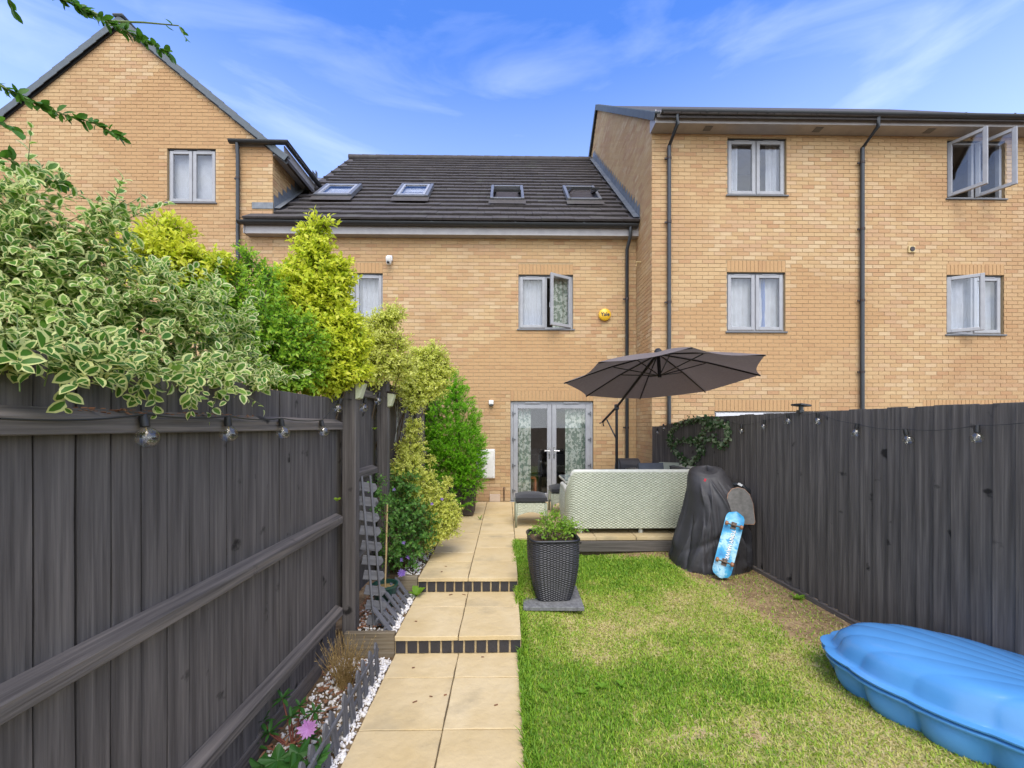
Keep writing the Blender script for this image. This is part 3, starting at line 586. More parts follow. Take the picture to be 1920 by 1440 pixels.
# its side wall towards the middle house
RGY, RGZ, RGS = 12.15, 11.15, .816
zf = RGZ-.12; e0 = zf-(RGY-YR)*RGS
sw_ = wall_sheet(hr, (XR, 0, 0), (0, 1, 0), (-1, 0, 0), [(-.5, YR, 2*RGY-YR), (e0, YR, 2*RGY-YR), (zf, RGY, RGY)], [], 'side_wall')
def sg(v): d = max(0, (zf-v)/RGS); return max(YR, RGY-d), min(2*RGY-YR, RGY+d)
def sg2(v):
    lo, hi = sg(v); yr = RY0+(v-RZ0)/SLP
    return (lo, min(hi, YM if v < RZ0 else max(YM, min(yr+.1, 99)) if v < rz(RYT) else hi))
def sg3(v):      # only what stands above or in front of the middle house
    lo, hi = sg(v)
    if v < rz(YM)-.05: return lo, min(hi, YM)
    if v < rz(RYT): return lo, min(hi, RY0+(v-RZ0)/SLP+.12)
    return lo, hi
brickwork(sw_, (XR, 0, 0), (0, 1, 0), (-1, 0, 0), .0, zf, sg3, [], [], 60, lambda y, z: abs(y-8.1)+abs(z-2.6))
mb = MB()
for s in (1, -1):
    e = RGY-s*(RGY-YR+.36); zz = RGZ-(RGY-YR+.36)*RGS; mb.prism([(XR-.04, RGY, RGZ), (XR-.04, e, zz), (XR-.04, e, zz-.06), (XR-.04, RGY, RGZ-.08)], (0, 0, 0), (XRE-XR+.1, 0, 0))
rroof = mb.build('roof', 'roof_tile', hr)
Lr = (RGY-YR+.36)/math.cos(math.atan(RGS)); n = 17; st = Lr/n; c, sn = math.cos(math.atan(RGS)), math.sin(math.atan(RGS))
q = MB(); q.box((.03, 0, 0), (.10, st+.02, .035)); q.box((-.02, 0, -.05), (.012, st+.02, .13)); vme = q.mesh('verge_tile', 'verge_tile', bevel=.004)
for s in (1, -1):
    for k in range(n):
        d = (k+.5)*st; M = Matrix.Translation((XR-.055, RGY-s*d*c, RGZ-d*sn+.02)) @ Matrix.Rotation(s*(math.atan(RGS)-.03), 4, 'X'); link(bpy.data.objects.new('verge_tile', vme), M, rroof)
q = MB(); x = XR+.1; y_ = YR-.36; 
q = MB(); q.box((0, .15, 0), (.32, .36, .03)); tm2 = q.mesh('eaves_tile', 'roof_tile', bevel=.004)
for k in range(26): link(bpy.data.objects.new('eaves_tile', tm2), Matrix.Translation((XR+.22+k*.335, YR-.38, RGZ-(RGY-YR+.38)*RGS+.025)) @ Matrix.Rotation(math.atan(RGS)-.06, 4, 'X'), rroof)
q = MB(); q.span((XR-.03, 7.37, 7.085), (XRE, 7.39, 7.30)); q.build('fascia', 'soffit', hr)
q = MB(); q.span((XR-.03, 7.391, 7.09), (XRE, YR-.012, 7.103)); q.span((XR-.045, 7.36, 7.08), (XR-.031, YR-.01, 7.32)); so = q.build('soffit', 'soffit', hr)
for u in (1330, 1540, 1755):
    x = wx(u, 7.5); q = MB(); q.span((x-.07, 7.44, 7.082), (x+.07, 7.56, 7.089)); q.build('soffit_vent', 'sill', so)
gutter(hr, [(XR+.02, 7.30, 7.24), (XRE, 7.30, 7.22)], .066, joints=[((x, 7.30, 7.235), 'x') for x in (3.6, 4.7, 5.6, 6.6, 7.4, 8.3, 9.2)])
for (u, zb, brs) in ((1257, .0, (2.3, 3.9, 5.4, 6.6)), (1627, .0, (2.6, 3.95, 5.3, 6.55))):
    x = wx(u, YR-.07); downpipe(hr, [(x+.03, 7.30, 7.18), (x+.03, 7.31, 7.02), (x, YR-.06, 6.82), (x, YR-.06, zb)], brs)
x, z = wx(1719, YR), wz(463, YR); q = MB(); q.box((x, YR-.02, z), (.13, .03, .13)); v_ = q.build('wall_vent', 'vent_cream', hr, bevel=.005); q = MB(); q.lathe([(.045, 0), (.045, .01), (.0, .01)], (x, YR-.034, z), 16, Matrix.Rotation(R(90), 3, 'X')); q.build('vent_hole', 'bracket', v_)
q = MB(); q.tube([(XR, 8.28, wz(490, 8.28)), (XR-.09, 8.28, wz(490, 8.28)), (XR-.10, 8.28, wz(490, 8.28)-.08)], .018, 8); q.build('overflow_pipe', 'vent_cream', hr)

# ---------------------------------------------------------------- fittings on the middle house
p = atY(730, 488, YM-.06); cm = thing('security_camera', (p.x, YM, p.z), 'small white security camera on bracket beside upstairs window', 'camera')
q = MB(); q.box((p.x, YM-.03, p.z+.05), (.11, .05, .12)); q.build('bracket', 'upvc_pale', cm, bevel=.008)
q = MB(); q.lathe([(0, .1), (.04, .095), (.055, .06), (.055, -.03), (.045, -.07), (.0, -.085)], (p.x, YM-.11, p.z-.03), 16, Matrix.Rotation(R(25), 3, 'X')); q.build('camera_body', 'white_plastic', cm, smooth=True)
q = MB(); q.lathe([(.0, -.004), (.028, .0), (.03, .02)], (p.x, YM-.155, p.z-.075), 14, Matrix.Rotation(R(-70), 3, 'X')); q.build('lens', 'gutter', cm, smooth=True)
p = atY(1134, 590, YM-.05); ab = thing('alarm_box', (p.x, YM, p.z), 'round yellow burglar alarm box on brick wall', 'alarm')
q = MB(); q.lathe([(.125, 0), (.13, .02), (.125, .055), (.10, .075), (.0, .08)], (p.x, YM-.008, p.z), 32, Matrix.Rotation(R(90), 3, 'X')); q.build('cover', 'yellow', ab, smooth=40)
link(bpy.data.objects.new('lettering', text_mesh('Yale', .105, 'ink_dark')), Matrix.Translation((p.x, YM-.092, p.z)) @ Matrix.Rotation(R(90), 4, 'X'), ab)
p = atY(921, 757, YM-.05); wl = thing('wall_light', (p.x, YM, p.z), 'small white and grey sensor light on wall beside door', 'light')
q = MB(); q.box((p.x, YM-.04, p.z+.03), (.10, .07, .09)); q.build('lamp_head', 'white_plastic', wl, bevel=.015, seg=2); q = MB(); q.lathe([(0, .0), (.035, .005), (.045, .04)], (p.x, YM-.05, p.z-.055), 14); q.build('sensor', 'sill', wl, smooth=True)
a, b = atY(893, 897, YM-.06), atY(928, 842, YM-.06); mbx = thing('meter_box', (a.x, YM, a.z), 'white plastic meter box on wall behind the conifer', 'meter box')
q = MB(); q.span((a.x, YM-.06, a.z), (b.x, YM-.008, b.z)); q.build('case', 'white_plastic', mbx, bevel=.008); q = MB(); q.span((a.x+.03, YM-.07, a.z+.03), (b.x-.03, YM-.061, b.z-.03)); q.build('door', 'white_plastic', mbx, bevel=.004); q = MB(); q.box((a.x+.22, YM-.073, a.z+.3), (.02, .006, .03)); q.build('lock', 'gutter', mbx)
# ================================================================== paths, patio, steps
PXL, PXJ, PXR = -.912, -.389, .130
def slab(parent, x0, x1, y0, y1, z, th=.045, g=.004, mat='slab'):
    q = MB(); n = 5
    # slightly uneven riven top
    x0 += g; x1 -= g; y0 += g; y1 -= g; jit = lambda: rnd.uniform(-.0025, .0025)
    top = [[(x0+(x1-x0)*i/n+(jit() if i in (0, n) else 0), y0+(y1-y0)*j/n+(jit() if j in (0, n) else 0), rnd.uniform(-.0016, .0016)) for i in range(n+1)] for j in range(n+1)]
    c = ((x0+x1)/2, (y0+y1)/2, z); vs = [Vector(p)-Vector((c[0], c[1], 0)) for r_ in top for p in r_]; k = n+1
    fs = [(j*k+i, j*k+i+1, (j+1)*k+i+1, (j+1)*k+i) for j in range(n) for i in range(n)]
    rim = [i for i in range(k)]+[j*k+n for j in range(1, k)]+[n*k+i for i in range(n-1, -1, -1)]+[j*k for j in range(n-1, 0, -1)]
    b = len(vs); vs += [Vector((vs[i].x, vs[i].y, -th)) for i in rim]; m_ = len(rim)
    fs += [(rim[i], rim[(i+1) % m_], b+(i+1) % m_, b+i) for i in range(m_)]
    q.add(vs, fs); me = q.mesh('slab', mat, bevel=.004)
    return link(bpy.data.objects.new('slab', me), Matrix.Translation(c) @ Matrix.Rotation(rnd.uniform(-.003, .003), 4, 'X') @ Matrix.Rotation(rnd.uniform(-.003, .003), 4, 'Y'), parent)
q = MB(); q.span((PXL+.01, -1.5, -.6), (PXR-.01, 3.37, -.318)); q.span((PXL+.01, 3.41, -.6), (PXR-.01, 4.25, -.168)); q.span((PXL+.01, 4.29, -.6), (PXR-.01, 5.80, -.018))
gp = q.build('garden_path', 'path_bed'); tag(gp, kind='structure')
ys = [-1.5, -.6, -.07, .455, .98, 1.50, 2.005, 2.53, 3.054, 3.385]
for a, b in zip(ys[:-1], ys[1:]):
    slab(gp, PXL, PXJ, a, b, -.30); slab(gp, PXJ, PXR, a, b, -.30)
for a, b in ((3.36, 3.91), (3.91, 4.265)):
    slab(gp, PXL, PXJ, a, b, -.15, .036); slab(gp, PXJ, PXR, a, b, -.15, .036)
for (x0, x1, yy) in ((PXL, PXJ, (4.24, 4.77, 5.10, 5.67, 6.0)), (PXJ, PXR, (4.24, 4.77, 5.30, 5.80, 6.0))):
    for a, b in zip(yy[:-1], yy[1:]): slab(gp, x0, x1, a, b, .0, .036)
# brick-on-edge risers
for (y, z0, nb) in ((3.385, -.30, 11), (4.265, -.15, 11)):
    p = (PXR-PXL)/nb; q = MB(); q.box((0, 0, 0), (p-.017, .04, .106)); me = q.mesh('riser_brick', 'blue_brick', bevel=.004)
    for k in range(nb): link(bpy.data.objects.new('riser_brick', me), Matrix.Translation((PXL+p*(k+.5), y+.012, z0+.056)) @ Matrix.Rotation(rnd.uniform(-.02, .02), 4, 'Y'), gp)
    q = MB(); q.span((PXL+.002, y+.001, z0-.03), (PXR-.002, y+.035, z0+.112)); q.build('riser_mortar', 'joint', gp)
q = MB(); q.span((PXL, 6.02, -.5), (PXR, YM-.02, -.02)); q.span((PXR+.001, 5.80, -.5), (3.02, YM-.02, -.02)); q.span((-1.40, 6.75, -.5), (PXL-.001, YM-.02, -.02)); pt = q.build('patio', 'path_bed'); tag(pt, kind='structure')
for (x0, x1, yy) in ((PXL, PXJ, (6.0, 6.25, 6.85, 7.45, 8.05, 8.54)), (PXJ, PXR, (6.0, 6.1, 6.7, 7.3, 7.9, 8.54)), (-1.40, PXL, (6.75, 7.35, 7.95, 8.54))):
    for a, b in zip(yy[:-1], yy[1:]): slab(pt, x0, x1, a, b, .0)
for i in range(5):
    x0 = PXR+i*.578; x1 = x0+.578
    yy = (5.79, 6.06, 6.66, 7.26, 7.86, 8.54) if i % 2 else (5.79, 6.36, 6.96, 7.56, 8.16, 8.54)
    for a, b in zip(yy[:-1], yy[1:]):
        if x1 > XR and b > YR-.03:
            if a > YR-.1: continue
            b = YR-.05
        slab(pt, x0, x1, a, b, .0)
sl = MB(); sl.span((.36, 5.725, -.19), (3.02, 5.785, -.052)); sl = sl.build('timber_edging', 'grey_sleeper', bevel=.006); tag(sl, 'long grey timber board edging the patio above the lawn', 'timber edging')
q = MB(); q.span((PXL-.42, 3.385, -.36), (PXL-.004, 3.43, -.13)); tag(q.build('timber_edging', 'sleeper_wood', bevel=.006), 'pale timber board holding the gravel bed beside the lower step', 'timber edging')
q = MB(); q.span((PXL-.20, 4.25, -.2), (PXL-.004, 4.30, .02)); tag(q.build('timber_edging', 'sleeper_wood', bevel=.006), 'pale timber end board beside the upper step under flowers', 'timber edging')

# ================================================================== lawn and grass
FP = [(-1.5, 3.24), (2.0, 3.16), (6.3, 3.04), (7.63, 2.775)]       # right fence (Y, X)
def fx(y):
    for (a, b) in zip(FP[:-1], FP[1:]):
        if y <= b[0] or b is FP[-1]: s = (y-a[0])/(b[0]-a[0]); return a[1]+(b[1]-a[1])*s
def lawn_z(x, y):
    base = -.305+.10*sm((x-.3)/2.0)
    wgt = (1-sm((x-.25)/.95))*sm((y-3.15)/1.7)
    return base+wgt*.27+.012*float(fbm(x, y, 1.7))
lawnz_v = np.vectorize(lawn_z)
def s_(t): t = np.clip(t, 0, 1); return t*t*(3-2*t)
def gauss(x, y, cx, cy, rx, ry): return np.exp(-((x-cx)/rx)**2-((y-cy)/ry)**2)
def dry(x, y):
    d = .05+.34*s_((fbm(x+3, y, 1.5)-.42)/.28)+.34*s_((fbm(x, y+9, 4.5)-.47)/.25)
    d += .55*gauss(x, y, 1.75, 3.75, .75, .35)+.35*gauss(x, y, .75, 3.75, .35, .5)+.45*gauss(x, y, 1.9, 4.25, .7, .25)+.36*gauss(x, y, 1.5, 2.42, .26, .14)+.3*gauss(x, y, 1.95, 2.05, .35, .2)+.35*gauss(x, y, .75, 2.35, .16, .12)+.6*gauss(x, y, 2.15, 2.75, .3, .6)+.35*gauss(x, y, 1.5, 3.1, .5, .2)
    d -= .75*gauss(x, y, 1.0, 5.2, 1.1, .45)+.45*gauss(x, y, .3, 2.4, .35, .9)+.35*gauss(x, y, 1.1, 2.85, .5, .35)+.3*gauss(x, y, .55, 4.6, .3, .4)+.25*gauss(x, y, 1.0, 2.0, .5, .25)
    return np.clip(d, 0, 1.1)
def bare(x, y):
    e = np.interp(y, [p[0] for p in FP], [p[1] for p in FP])
    b = s_((x-(e-1.05)+.4*(fbm(x, y, 3)-.5))/.45)*s_((y-2.9)/.6)+s_((x-2.05)/.3)*s_((y-4.5)/.4)+s_((x-1.1-.5*(5.75-y))/.6)*s_((y-5.35)/.3)
    return np.clip(b+.8*(gauss(x, y, 1.72, 2.02, .10, .06)+gauss(x, y, 1.15, 2.42, .09, .05)+gauss(x, y, 1.45, 2.35, .06, .05)), 0, 1)
nx, ny = 90, 150; X0, Y0, Y1 = PXR-.02, -1.5, 5.77; V = []; 
for j in range(ny+1):
    y = Y0+(Y1-Y0)*j/ny; xe = fx(y)+.1
    for i in range(nx+1):
        x = X0+(xe-X0)*i/nx; V.append((x, y, lawn_z(x, y)))
V = np.array(V); k = nx+1; idx = np.array([(j*k+i, j*k+i+1, (j+1)*k+i+1, (j+1)*k+i) for j in range(ny) for i in range(nx)])
cen = V[idx].mean(1); tn = np.clip(.05+.36*dry(cen[:, 0], cen[:, 1])*(1-bare(cen[:, 0], cen[:, 1]))+(.50+.25*fbm(cen[:, 0], cen[:, 1], 5))*bare(cen[:, 0], cen[:, 1]), 0, 1)
lw_ = np_obj('lawn', np_mesh('lawn', V, idx, 'lawn', None, tn, True)); tag(lw_, kind='structure')
def blades(n, xlo, xhi, ylo, yhi, seed, thatch=False, hmin=.011, hmax=.029, zf=None, wmul=1.):
    r = np.random.default_rng(seed); x = r.uniform(xlo, xhi, n); y = ylo+(yhi-ylo)*r.random(n)
    e = np.interp(y, [p[0] for p in FP], [p[1] for p in FP]); b = bare(x, y); d = dry(x, y)
    keep = (x < e-.04) & ((r.random(n) > .93*b) if not thatch else (r.random(n) < .10*b+.35*d*(1-.7*b))); x, y, d = x[keep], y[keep], d[keep]; n = len(x)
    z = (zf or lawnz_v)(x, y)-.004; h = (hmin+(hmax-hmin)*r.random(n))*(1.15-.45*d+.5*gauss(x, y, 1.0, 5.25, 1.1, .4)); wd = (.0022+.0016*r.random(n))*(.8+y*.17)*wmul
    an = r.uniform(0, 2*np.pi, n); lean = r.uniform(.15, 1.1, n)*h*(1+.6*d); ca_, sa_ = np.cos(an), np.sin(an)
    bn = an+r.uniform(.9, 2.2, n); cx, sx = np.cos(bn)*wd, np.sin(bn)*wd
    P = np.empty((n, 5, 3))
    P[:, 0] = np.stack([x-cx, y-sx, z], -1); P[:, 1] = np.stack([x+cx, y+sx, z], -1)
    mxx, myy = x+ca_*lean*.35, y+sa_*lean*.35; P[:, 2] = np.stack([mxx-cx*.8, myy-sx*.8, z+h*.62], -1); P[:, 3] = np.stack([mxx+cx*.8, myy+sx*.8, z+h*.62], -1)
    P[:, 4] = np.stack([x+ca_*lean, y+sa_*lean, z+h], -1)
    o = (np.arange(n)*5)[:, None, None]; Fc = (np.array([[0, 1, 3], [0, 3, 2], [2, 3, 4]])[None]+o).reshape(-1, 3)
    if thatch: P[:, 2:, 2] = z[:, None]+.012; P[:, 4, :2] += np.stack([ca_, sa_], -1)*.03; d = .9+.3*r.random(n)
    t = np.clip(d*.62+r.normal(0, .19, n)+.17, 0, .97); return P.reshape(-1, 3), Fc, np.repeat(t, 3)
A = blades(150000, PXR-.01, 3.2, 1.3, 5.74, 3)
B_ = blades(6500, PXR-.03, PXR+.06, 1.3, 5.7, 5, hmin=.014, hmax=.050)
C_ = blades(60000, PXR-.01, 3.2, 1.3, 5.74, 8, thatch=True)
V = np.concatenate([A[0], B_[0], C_[0]]); Fc = np.concatenate([A[1], B_[1]+len(A[0]), C_[1]+len(A[0])+len(B_[0])]); tt = np.concatenate([A[2], B_[2]*.7, C_[2]])
gr = np_obj('grass', np_mesh('grass', V, Fc, 'blade', None, tt)); tag(gr, 'short patchy grass, green and straw coloured, across the lawn', 'grass', kind='stuff')
# broad-leaved weeds in the lawn are placed with the plants

# ================================================================== left bed
BX0 = -1.44
q = MB(); q.grid(lambda a, b: (BX0-.02+(PXL+.03-BX0)*a, -1.5+4.89*b, -.345+.03*float(fbm(a*3, b*9, 1.))), 8, 40); q.grid(lambda a, b: (BX0-.02+(PXL+.03-BX0)*a, 3.432+.82*b, -.185+.02*float(fbm(a*3, b*9, 1.))), 8, 12); q.grid(lambda a, b: (BX0-.02+(PXL+.03-BX0)*a, 4.28+2.45*b, -.05+.03*float(fbm(a*3, b*9, 1.))), 8, 20)
sb = q.build('soil_bed', 'soil', smooth=True); tag(sb, kind='structure')
ico = bmesh.new(); bmesh.ops.create_icosphere(ico, subdivisions=1, radius=1.); IV = np.array([v.co[:] for v in ico.verts]); IF = np.array([[v.index for v in f.verts] for f in ico.faces]); ico.free()
def pebbles(n, fn, smin, smax, seed):
    r = np.random.default_rng(seed); Vs, Fs, Ts = [], [], []
    for i in range(n):
        x, y, z = fn(r); s = smin+(smax-smin)*r.random()**2; M = np.array(Matrix.Rotation(r.uniform(0, 6.3), 3, Vector(r.normal(size=3)).normalized())); sc = np.array([1, .8, .6])*s*(1+.25*r.normal(size=3)*.5)
        v = (IV*(1+.12*r.normal(size=(len(IV), 1))))*sc; Fs.append(IF+len(IV)*i); Vs.append(v @ M.T+np.array([x, y, z+s*.35])); Ts.append(np.full(len(IF), r.random()))
    return np.concatenate(Vs), np.concatenate(Fs), np.concatenate(Ts)
def bedpt(r):
    q_ = r.random()
    if q_ < .66: y = r.uniform(1.7, 3.36); z = -.335
    elif q_ < .9: y = r.uniform(3.45, 4.22); z = -.175
    else: y = r.uniform(4.32, 5.3); z = -.035
    x = r.uniform(-1.38, PXL-.015) if r.random() < .75 else r.uniform(-1.02, PXL-.01)
    if y > 4.3: x = r.uniform(PXL-.22, PXL-.02)
    return x, y, z+r.uniform(0, .012)
V, Fc, t_ = pebbles(3000, bedpt, .007, .021, 4); tag(np_obj('white_gravel', np_mesh('white_gravel', V, Fc, 'pebble', None, t_, True)), 'white pebbles covering the narrow bed along the fence', 'gravel', kind='stuff')
q = MB()
for i in range(420):
    y = rnd.choice((rnd.uniform(1.7, 3.3), rnd.uniform(3.5, 4.2))); z = -.31 if y < 3.4 else -.15; x = rnd.uniform(-1.39, -1.08)
    q.box((x, y, z+rnd.uniform(0, .02)), (rnd.uniform(.02, .05), rnd.uniform(.008, .016), .005), Matrix.Rotation(rnd.uniform(0, 6), 3, 'Z') @ Matrix.Rotation(rnd.uniform(-.4, .4), 3, 'X'), 0, rnd.random())
tag(q.build('bark_chips', 'bark'), 'brown bark chips scattered among the white pebbles', 'bark', kind='stuff')

# ================================================================== fences
def board_mesh(wd, h_, th, wob):
    q = MB(); n = 6
    for i in range(n+1):
        z = h_*i/n; e = wob*math.sin(i*1.9); q.v += [(-wd/2+e, -th*.35, z), (wd/2+e*.6, -th, z), (wd/2+e*.6, 0, z), (-wd/2+e, 0, z)]
    for i in range(n):
        for k_ in range(4): q.f.append((i*4+k_, i*4+(k_+1) % 4, i*4+4+(k_+1) % 4, i*4+4+k_))
    q.f += [(0, 1, 2, 3), (n*4, n*4+1, n*4+2, n*4+3)]; q.m = [0]*len(q.f); q.t = [0.]*len(q.f)
    return q.mesh('board', 'fence_wood', bevel=.0015)
FXB = -1.425
lf = thing('wooden_fence', (FXB, 3.4, -.33), 'dark grey stained board fence with rails and posts along the left of the path', 'fence')
def plank_mesh(wd, h_, th, wob, sd):
    q = MB(); n = 8; rr = random.Random(sd)
    for i in range(n+1):
        z = h_*i/n; e, g = wob*rr.uniform(-1, 1), wob*rr.uniform(-1, 1); q.v += [(-wd/2+e, -th, z), (wd/2+g, -th*1.05, z), (wd/2+g, 0, z), (-wd/2+e, 0, z)]
    for i in range(n):
        for k_ in range(4): q.f.append((i*4+k_, i*4+(k_+1) % 4, i*4+4+(k_+1) % 4, i*4+4+k_))
    q.f += [(0, 1, 2, 3), (n*4, n*4+1, n*4+2, n*4+3)]; q.m = [0]*len(q.f); q.t = [0.]*len(q.f)
    return q.mesh('board', 'fence_wood', bevel=.002)
lmesh = [plank_mesh(.112, 2.13, .021, .0022, k_) for k_ in range(4)]
def lrow(y0, y1, zb, hs=1.):
    y = y0; k_ = 0
    while y < y1:
        # local x along +Y, face (local -y) towards the garden (+X); an added second layer behind keeps the gaps dark
        for (dx, dy, tl_) in ((0, 0, -.035), (-.034, .061, 0)):
            M = frame_mat((FXB-.018+dx+rnd.uniform(-.002, .002), y+dy, zb+rnd.uniform(-.006, .006)), (0, 1, 0), (-1, 0, 0), (0, 0, 1)) @ Matrix.Rotation(tl_+rnd.uniform(-.02, .02), 4, 'Z') @ Matrix.Rotation(rnd.uniform(-.0015, .0015), 4, 'Y') @ Matrix.Scale(hs, 4, (0, 0, 1))
            link(bpy.data.objects.new('board', lmesh[(k_*3+rnd.randrange(2)) % 4]), M, lf)
        y += .122; k_ += 1
lrow(.46, 3.50, -.33); lrow(3.50, 4.42, -.03); lrow(4.42, 8.50, -.02, .99)
def rail(y0, y1, z, x0=FXB+.004, x1=-1.36):
    q = MB(); q.prism([(x0, y0, z), (x1, y0, z), (x1, y0, z+.058), (x0, y0, z+.088)], (0, y0, 0), (0, y1, 0)); return q.build('rail', 'rail_wood', lf, bevel=.004)
for z in (1.545, .762, -.005): rail(.3, 3.44, z)
for z in (1.86, 1.08, .30): rail(3.57, 4.37, z); rail(4.49, 8.5, z)
def post(y, zb, zt, x0=-1.374, x1=-1.262, d=.10):
    q = MB(); q.span((x0, y, zb), (x1, y+d, zt)); return q.build('post', 'fence_wood', lf, bevel=.006)
post(3.45, -.36, 2.0); post(4.38, -.08, 2.07); post(.2, -.36, 1.95); post(6.3, -.1, 2.02)
q = MB(); q.span((FXB-.01, .2, -.40), (FXB+.015, 3.45, -.20)); q.build('gravel_board', 'rail_wood', lf, bevel=.004)

rf = thing('wooden_fence', (3.1, 4.5, -.2), 'dark grey close board fence along the right side of the lawn', 'fence')
rmesh = [board_mesh(-.146, 1.87, .016, w_) for w_ in (.001, -.002, .002)]
y = -.2; k_ = 0
while y < 7.62:
    xx = fx(y); d = Vector((fx(y+.05)-fx(y-.05), .1, 0)).normalized(); nn = Vector((-d.y, d.x, 0))      # nn: towards the garden
    top = 1.722-.15*sm((y-6.15)/1.5)+rnd.uniform(-.006, .006); zb = -.15
    M = frame_mat((xx+.012, y, zb), -d, -nn, (0, 0, 1)) @ Matrix.Rotation(.10+rnd.uniform(-.012, .012), 4, 'Z') @ Matrix.Rotation(rnd.uniform(-.004, .004), 4, 'Y') @ Matrix.Scale((top-zb)/1.87, 4, (0, 0, 1))
    link(bpy.data.objects.new('board', rmesh[k_ % 3]), M, rf); y += .118; k_ += 1
for a, b in zip(FP[:-1], FP[1:]):
    for z in (.1, .78, 1.40):
        q = MB(); q.prism([(a[1]+.02, a[0], z), (a[1]+.08, a[0], z), (a[1]+.08, a[0], z+.07), (a[1]+.02, a[0], z+.07)], (a[1], a[0], 0), (b[1], b[0], 0)); q.build('rail', 'rail_wood', rf)
    q = MB(); q.prism([(a[1]-.025, a[0], -.34), (a[1]+.012, a[0], -.34), (a[1]+.012, a[0], -.155), (a[1]-.025, a[0], -.155)], (a[1], a[0], 0), (b[1], b[0], 0)); q.build('gravel_board', 'rail_wood', rf, bevel=.004)
for y in (.5, 2.4, 4.4, 6.3): q = MB(); q.span((fx(y)+.03, y-.05, -.4), (fx(y)+.13, y+.05, 1.68)); q.build('post', 'fence_wood', rf)

# ------------------------------------------------------------------ picket edging
def picket_mesh(h_):
    q = MB(); w_ = .058; q.prism([(-w_/2, 0, 0), (w_/2, 0, 0), (w_/2, 0, h_-.035), (w_/2-.018, 0, h_-.008), (0, 0, h_), (-w_/2+.018, 0, h_-.008), (-w_/2, 0, h_-.035)], (0, 0, 0), (0, .014, 0)); return q.mesh('picket', 'picket_wood', bevel=.002)
pm = picket_mesh(.27)
e1 = thing('picket_edging', (-.96, 2.2, -.32), 'low grey picket edging standing upright along the lower gravel bed', 'picket edging', 'grey picket edging pieces')
y = 3.13
while y > 1.45:
    link(bpy.data.objects.new('picket', pm), frame_mat((-.965, y, -.335), (0, 1, 0), (-1, 0, 0), (0, 0, 1)) @ Matrix.Rotation(-.10+rnd.uniform(-.05, .05), 4, 'X') @ Matrix.Rotation(rnd.uniform(-.06, .06), 4, 'Y'), e1); y -= .124
for z in (-.26, -.16): q = MB(); q.span((-.995, 1.4, z), (-.979, 3.17, z+.022)); q.build('stringer', 'picket_wood', e1)
e2 = thing('picket_edging', (-1.0, 3.8, -.17), 'grey picket edging leaning over sideways beside the middle step', 'picket edging', 'grey picket edging pieces')
for k_ in range(7):
    y = 3.47+k_*.112; link(bpy.data.objects.new('picket', pm), frame_mat((-.955, y, -.165), (0, 1, 0), (-1, 0, 0), (0, 0, 1)) @ Matrix.Rotation(-.72+rnd.uniform(-.04, .04), 4, 'X') @ Matrix.Rotation(.12+rnd.uniform(-.05, .05), 4, 'Y'), e2)
for d in (.07, .17): q = MB(); q.box((-.965-d*.66, 3.82, -.165+d*.75-.012), (.016, .80, .02), Matrix.Rotation(.3, 3, 'Y')); q.build('stringer', 'picket_wood', e2)
# a third piece stood on end against the post
e3 = thing('picket_edging', (-1.17, 3.5, -.17), 'grey picket edging stood on end leaning against fence post', 'picket edging', 'grey picket edging pieces')
A_, B2 = atY(748/1.0-8, 1160, 3.62), atY(687, 905, 3.62); A_ = Vector((-1.10, 3.55, -.16)); B2 = Vector((-1.225, 3.60, 1.14)); dv = (B2-A_); Ln = dv.length; dv.normalize(); sd_ = Vector((1, .35, 0)); sd_ = (sd_-dv*sd_.dot(dv)).normalized(); nn = sd_.cross(dv)
for k_ in range(10):
    c_ = A_+dv*(.08+k_*.128); tl_ = rnd.uniform(-.05, .05)+.30
    M = frame_mat(c_+sd_*-.085+nn*-.012, dv, nn, sd_) @ Matrix.Rotation(-tl_, 4, 'Y') @ Matrix.Scale(.66, 4, (0, 0, 1)) @ Matrix.Scale(1.35, 4, (1, 0, 0)); link(bpy.data.objects.new('picket', pm), M, e3)
for s in (-.035, .035): q = MB(); q.tube([A_+sd_*s+nn*.01, B2+sd_*s+nn*.01], .011, 4); q.build('stringer', 'picket_wood', e3)

# ------------------------------------------------------------------ string lights and post lamps
def bulb(parent, p, d=.062, tilt=(0, 0)):
    M = Matrix.Translation(p) @ Matrix.Rotation(tilt[0], 4, 'Y') @ Matrix.Rotation(tilt[1], 4, 'X')
    q = MB(); q.lathe([(0, .052), (.014, .050), (.016, .03), (.016, .004), (.0, .0)], (0, 0, 0), 10); s = q.build('socket', 'cable', parent, smooth=40, world=M)
    r = d/2; q = MB(); q.lathe([(.012, .002)]+[(r*math.sin(a), -r*.95+r*math.cos(a)) for a in [.42+(math.pi-.42)*i/9 for i in range(10)]], (0, 0, 0), 16); q.build('bulb', 'bulb_glass', parent, smooth=True, world=M)
    q = MB(); q.tube([(0, 0, 0), (.004, 0, -.02), (-.004, 0, -.03), (0, 0, -.02)], .0025, 5); q.build('filament', 'cane', parent, world=M)
def cable(parent, pts, sag=.03, r=.0032):
    q = MB(); out = []
    for a, b in zip(pts[:-1], pts[1:]):
        for i in range(6): s = i/6; p = a.lerp(b, s); p.z -= sag*4*s*(1-s); out.append(p)
    out.append(pts[-1]); q.tube(out, r, 5); q.build('cable', 'cable', parent)
sl1 = thing('string_lights', (-1.33, 2.5, 1.5), 'string of clear globe bulbs along the top rail of the left fence', 'string lights', 'festoon bulbs')
pts = [atX(0, 785, -1.34)]
